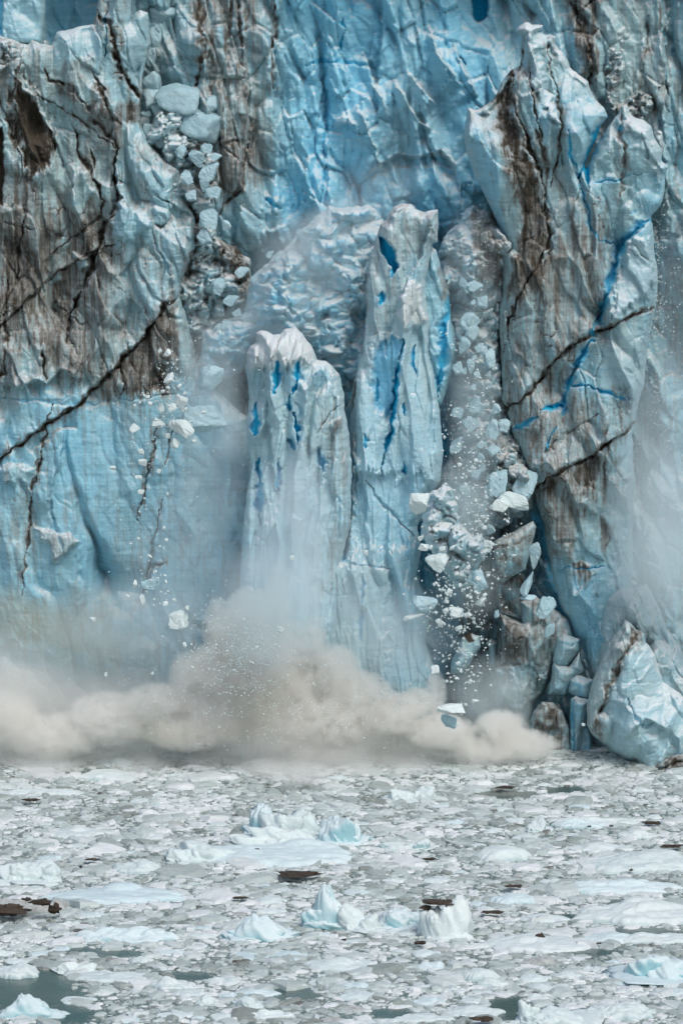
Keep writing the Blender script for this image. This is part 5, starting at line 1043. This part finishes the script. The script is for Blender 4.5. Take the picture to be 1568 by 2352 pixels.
def cloud(name, label, blobs, mat, vox=.3, nscale=.35, k=.9, gain=.6, detail=5, rough=.6, seed=0., cat='spray cloud', crisp=1e3, yk=1., yoff=4., ryk=1., stretch=(1, 1, 1)):
    """blobs: drawing u, v, depth y, radii (u, v in drawing units, y in metres), strength"""
    cs = []
    for u, v, y, ru, rv, ry, a in blobs:
        y = yoff + y * yk
        x, yy, z = proj(u, v, y); m = (y + 300) / F
        cs.append(((float(x), float(yy), float(z)), (ru * m, ry * ryk, rv * m), a))
    lo = [min(c[i] - r_[i] for c, r_, a in cs) for i in range(3)]; hi = [max(c[i] + r_[i] for c, r_, a in cs) for i in range(3)]; lo[2] = max(lo[2], .05)
    g = bpy.data.node_groups.new(name, 'GeometryNodeTree'); g.interface.new_socket('Geometry', in_out='OUTPUT', socket_type='NodeSocketGeometry')
    N = g.nodes; Lk = g.links.new
    def vm(op, a, b):
        n = N.new('ShaderNodeVectorMath'); n.operation = op
        for i, q in enumerate((a, b)):
            if isinstance(q, (tuple, list)): n.inputs[i].default_value = q
            else: Lk(q, n.inputs[i])
        return n
    def ma(op, a, b=None, c=None):
        n = N.new('ShaderNodeMath'); n.operation = op
        for i, q in enumerate((a, b, c)):
            if q is None: continue
            if isinstance(q, (int, float)): n.inputs[i].default_value = q
            else: Lk(q, n.inputs[i])
        return n.outputs[0]
    pos = N.new('GeometryNodeInputPosition').outputs[0]; S = None
    for c, r_, a in cs:
        d = vm('MULTIPLY', vm('SUBTRACT', pos, c).outputs[0], tuple(1 / q for q in r_)).outputs[0]
        dd = vm('DOT_PRODUCT', d, d).outputs['Value']
        b = ma('MAXIMUM', ma('MULTIPLY_ADD', dd, -a, a), 0.)
        S = b if S is None else ma('ADD', S, b)
    nz = N.new('ShaderNodeTexNoise'); nz.noise_dimensions = '3D'; nz.inputs['Scale'].default_value = nscale; nz.inputs['Detail'].default_value = detail; nz.inputs['Roughness'].default_value = rough
    nz.inputs['Distortion'].default_value = .4
    Lk(vm('ADD', vm('MULTIPLY', pos, stretch).outputs[0], (seed, seed * 2, 0.)).outputs[0], nz.inputs['Vector'])
    n0 = ma('MULTIPLY', ma('SUBTRACT', nz.outputs['Fac'], .5), k * 2.4)
    # ragged where thin, solid where thick
    e = ma('MINIMUM', ma('MULTIPLY', S, 3.), 1.)
    raw = ma('MAXIMUM', ma('ADD', S, ma('MULTIPLY', n0, e)), 0.)
    den = ma('MULTIPLY', ma('MULTIPLY', ma('MINIMUM', ma('MULTIPLY', raw, crisp), 1.), ma('ADD', raw, .2 if crisp < 100 else 0.)), gain)
    vc = N.new('GeometryNodeVolumeCube'); Lk(den, vc.inputs['Density'])
    vc.inputs['Min'].default_value = lo; vc.inputs['Max'].default_value = hi
    for i, nm in enumerate(('Resolution X', 'Resolution Y', 'Resolution Z')): vc.inputs[nm].default_value = max(8, int((hi[i] - lo[i]) / vox))
    sm = N.new('GeometryNodeSetMaterial'); sm.inputs['Material'].default_value = mat; Lk(vc.outputs[0], sm.inputs[0])
    go = N.new('NodeGroupOutput'); Lk(sm.outputs[0], go.inputs[0])
    vd = bpy.data.volumes.new(name); vd.materials.append(mat); o = bpy.data.objects.new(name, vd); C.objects.link(o)
    md = o.modifiers.new('build', 'NODES'); md.node_group = g
    o['label'] = label; o['category'] = cat; o['kind'] = 'stuff'
    return o

BEIGE = vol_material('silty_spray', (.999, .992, .968)); PALE = vol_material('ice_dust', (.90, .98, 1.)); BROWN = vol_material('mud_spray', (.80, .75, .60))
cloud('splash_cloud', 'beige splash rolling out in a soft bank along the foot of the glacier', [
    (690, 1778, -32, 110, 26, 4, 1.), (600, 1765, -30, 70, 22, 3, .8), (120, 1768, -29, 80, 16, 3, .8), (960, 1765, -28, 70, 18, 3, .7), (820, 1772, -31, 60, 16, 3, .7), (1090, 1758, -25, 60, 18, 3, .7), (1400, 1790, -30, 130, 26, 4, .5),
    (640, 1768, -28, 130, 30, 4, .6), (640, 1715, -20, 130, 60, 4, .8), (560, 1700, -18, 110, 60, 4, .6), (90, 1757, -24, 120, 22, 4, .55), (330, 1762, -26, 90, 20, 4, .4), (900, 1757, -25, 120, 24, 4, .5), (1150, 1745, -19, 120, 28, 3, .5), (1270, 1750, -17, 90, 24, 3, .4), (760, 1745, -22, 120, 40, 4, .6), (480, 1750, -22, 80, 20, 3, .3),
    (40, 1740, -16, 320, 60, 4, .6), (330, 1740, -16, 280, 50, 4, .5), (60, 1640, -12, 260, 130, 7, 1.), (-80, 1600, -12, 260, 170, 7, .9), (300, 1640, -13, 220, 120, 6, 1.), (480, 1650, -13, 190, 120, 6, .9),
    (760, 1660, -14, 180, 110, 6, 1.), (830, 1640, -13, 170, 90, 6, .9), (960, 1690, -13, 160, 70, 5, .8), (1130, 1720, -13, 110, 45, 4, .8), (90, 1530, -9, 320, 120, 4, .5), (380, 1540, -9, 260, 120, 4, .5), (620, 1600, -11, 200, 130, 4, .6),
    (660, 1750, -18, 190, 55, 3, .6), (820, 1715, -16, 200, 60, 3.5, .9), (980, 1725, -15, 150, 50, 3.5, .8), (700, 1690, -15, 190, 90, 4, .9), (900, 1640, -11, 150, 80, 4, .6), (1440, 1800, -16, 160, 40, 3, .3)],
    BEIGE, vox=.2, nscale=.4, k=.9, gain=.34, seed=3., detail=8, rough=.68, yk=.5, yoff=5., ryk=.68)
cloud('splash_billow', 'ragged cream billows bursting out of the splash', [
    (560, 1470, -17, 90, 90, 3, .9), (520, 1540, -17, 90, 90, 3, .9), (600, 1560, -17, 100, 130, 3.2, 1.), (640, 1640, -17, 110, 90, 3.2, .9), (500, 1640, -17, 100, 80, 3, .8), (575, 1420, -16.5, 70, 80, 2.2, .8), (500, 1450, -16.5, 40, 90, 1.6, .6), (640, 1400, -16, 40, 120, 1.8, .5), (720, 1500, -16, 40, 100, 1.8, .5), (440, 1560, -16.5, 60, 80, 2, .6), (1000, 1600, -15.5, 30, 70, 1.5, .5), (660, 1500, -16, 60, 90, 2.5, .6),
    (775, 1550, -17, 60, 80, 2.5, .9), (700, 1580, -16.5, 60, 60, 2.5, .8), (820, 1600, -17, 90, 70, 3, .9), (760, 1650, -17.5, 110, 70, 3, .9), (900, 1640, -16.5, 90, 55, 3, .9), (955, 1610, -16, 45, 35, 2, .8), (1010, 1680, -16.5, 90, 45, 3, .8), (1150, 1670, -15.5, 70, 45, 2.5, .9), (1200, 1710, -15.5, 90, 40, 2.5, .8), (1110, 1720, -16, 90, 35, 2.5, .7),
    (250, 1650, -17.5, 110, 70, 3, .6), (120, 1690, -17.5, 130, 60, 3, .6), (360, 1620, -17, 90, 60, 3, .6), (430, 1680, -17.5, 110, 50, 3, .7), (10, 1650, -17, 90, 70, 3, .5)],
    BEIGE, vox=.12, nscale=1.25, k=2.0, gain=2.0, seed=13., detail=9, rough=.8, crisp=4., yk=.5, yoff=5., ryk=.68)
cloud('mud_cloud', 'olive brown mud thrown up inside the splash', [(590, 1615, -20.6, 80, 60, 1.4, .8), (650, 1570, -20.4, 60, 60, 1.3, .5), (390, 1680, -20.6, 110, 40, 1.4, .8), (560, 1680, -21, 90, 30, 1.2, .7), (30, 1420, -11, 150, 90, 2, 1.1), (200, 1450, -11, 200, 110, 2, .9)], BROWN, vox=.25, nscale=.5, k=.8, gain=.3, seed=9., yk=.5, yoff=4.4, ryk=.7)
cloud('spray_plume', 'thin grey plume rising between the two pillars and the left face', [
    (660, 1250, -12, 120, 230, 3, .5), (620, 1400, -13, 150, 170, 3, .6), (700, 1330, -13, 60, 200, 2, .4), (430, 1300, -7, 160, 220, 3, .28), (480, 1080, -7, 110, 180, 3, .25), (470, 900, -8, 90, 110, 2.5, .38), (520, 950, -8, 70, 120, 2, .4), (440, 790, -5, 70, 70, 2, .16), (700, 1130, -11, 80, 140, 2.5, .22), (300, 1420, -8, 220, 110, 3, .35), (880, 1460, -9, 200, 140, 3, .28), (780, 1330, -9, 120, 170, 3, .18)],
    PALE, vox=.25, nscale=.4, k=.5, gain=.45, seed=5.)
cloud('ice_dust', 'pale ice dust boiling over the crushed slope behind the pillars', [(720, 600, 2, 160, 130, 2.5, .4), (640, 720, 2, 120, 100, 2.5, .35), (800, 520, 3, 110, 80, 2.5, .3), (520, 800, 2, 90, 100, 2, .3), (870, 430, 8, 120, 80, 2.5, .14), (1080, 620, 0, 80, 160, 2, .15), (1080, 850, -1, 60, 170, 2, .18), (1090, 1000, -1, 70, 180, 2, .25), (1060, 1180, -3, 90, 150, 2.5, .38), (1080, 1340, -3, 90, 100, 2.5, .2), (1120, 1600, -5, 120, 110, 2.5, .35), (1040, 900, 2, 50, 120, 2, .2)],
    PALE, vox=.25, nscale=.5, k=.5, gain=.8, seed=7.)
cloud('spray_curtain', 'curtain of white spray falling past the right edge of the spire', [(1550, 700, -2, 60, 260, 2, .22), (1540, 1000, -3, 110, 260, 3, .4), (1500, 1180, -6, 130, 220, 3, .7), (1510, 1310, -6, 120, 140, 3, .6), (1600, 1300, -3, 150, 300, 3, .5), (1440, 1350, -3, 70, 120, 2, .25), (1440, 120, 5, 60, 100, 1.5, .1), (1470, 960, -3, 50, 120, 2, .3)],
    PALE, vox=.26, nscale=.6, k=.3, gain=.38, seed=11., stretch=(1, 1, .4))

# ------------------------------------------------------------------ light
w = bpy.data.worlds.new('World'); sc.world = w; w.use_nodes = True
nt = w.node_tree; bg = nt.nodes['Background']; sky = nt.nodes.new('ShaderNodeTexSky'); sky.sky_type = 'NISHITA'; sky.sun_disc = False
SUN_EL, SUN_AZ = 52, 150            # degrees; azimuth measured clockwise from +Y
sky.sun_elevation = R(SUN_EL); sky.sun_rotation = R(SUN_AZ); sky.dust_density = 3; sky.air_density = 1.2
nt.links.new(sky.outputs[0], bg.inputs[0]); bg.inputs[1].default_value = .12
sd = bpy.data.lights.new('sun', 'SUN'); so = bpy.data.objects.new('sun', sd); C.objects.link(so)
sd.energy = 1.4; sd.angle = R(25); sd.color = (1, .99, .955)
d = Vector((math.sin(R(SUN_AZ)) * math.cos(R(SUN_EL)), math.cos(R(SUN_AZ)) * math.cos(R(SUN_EL)), math.sin(R(SUN_EL))))
so.rotation_euler = d.to_track_quat('Z', 'Y').to_euler()
sc.view_settings.view_transform = 'Standard'; sc.view_settings.look = 'None'; sc.view_settings.exposure = .05; sc.view_settings.gamma = 1
sc.cycles.max_bounces = 9; sc.cycles.diffuse_bounces = 3; sc.cycles.glossy_bounces = 2; sc.cycles.volume_bounces = 8; sc.cycles.transparent_max_bounces = 8
sc.cycles.use_denoising = True
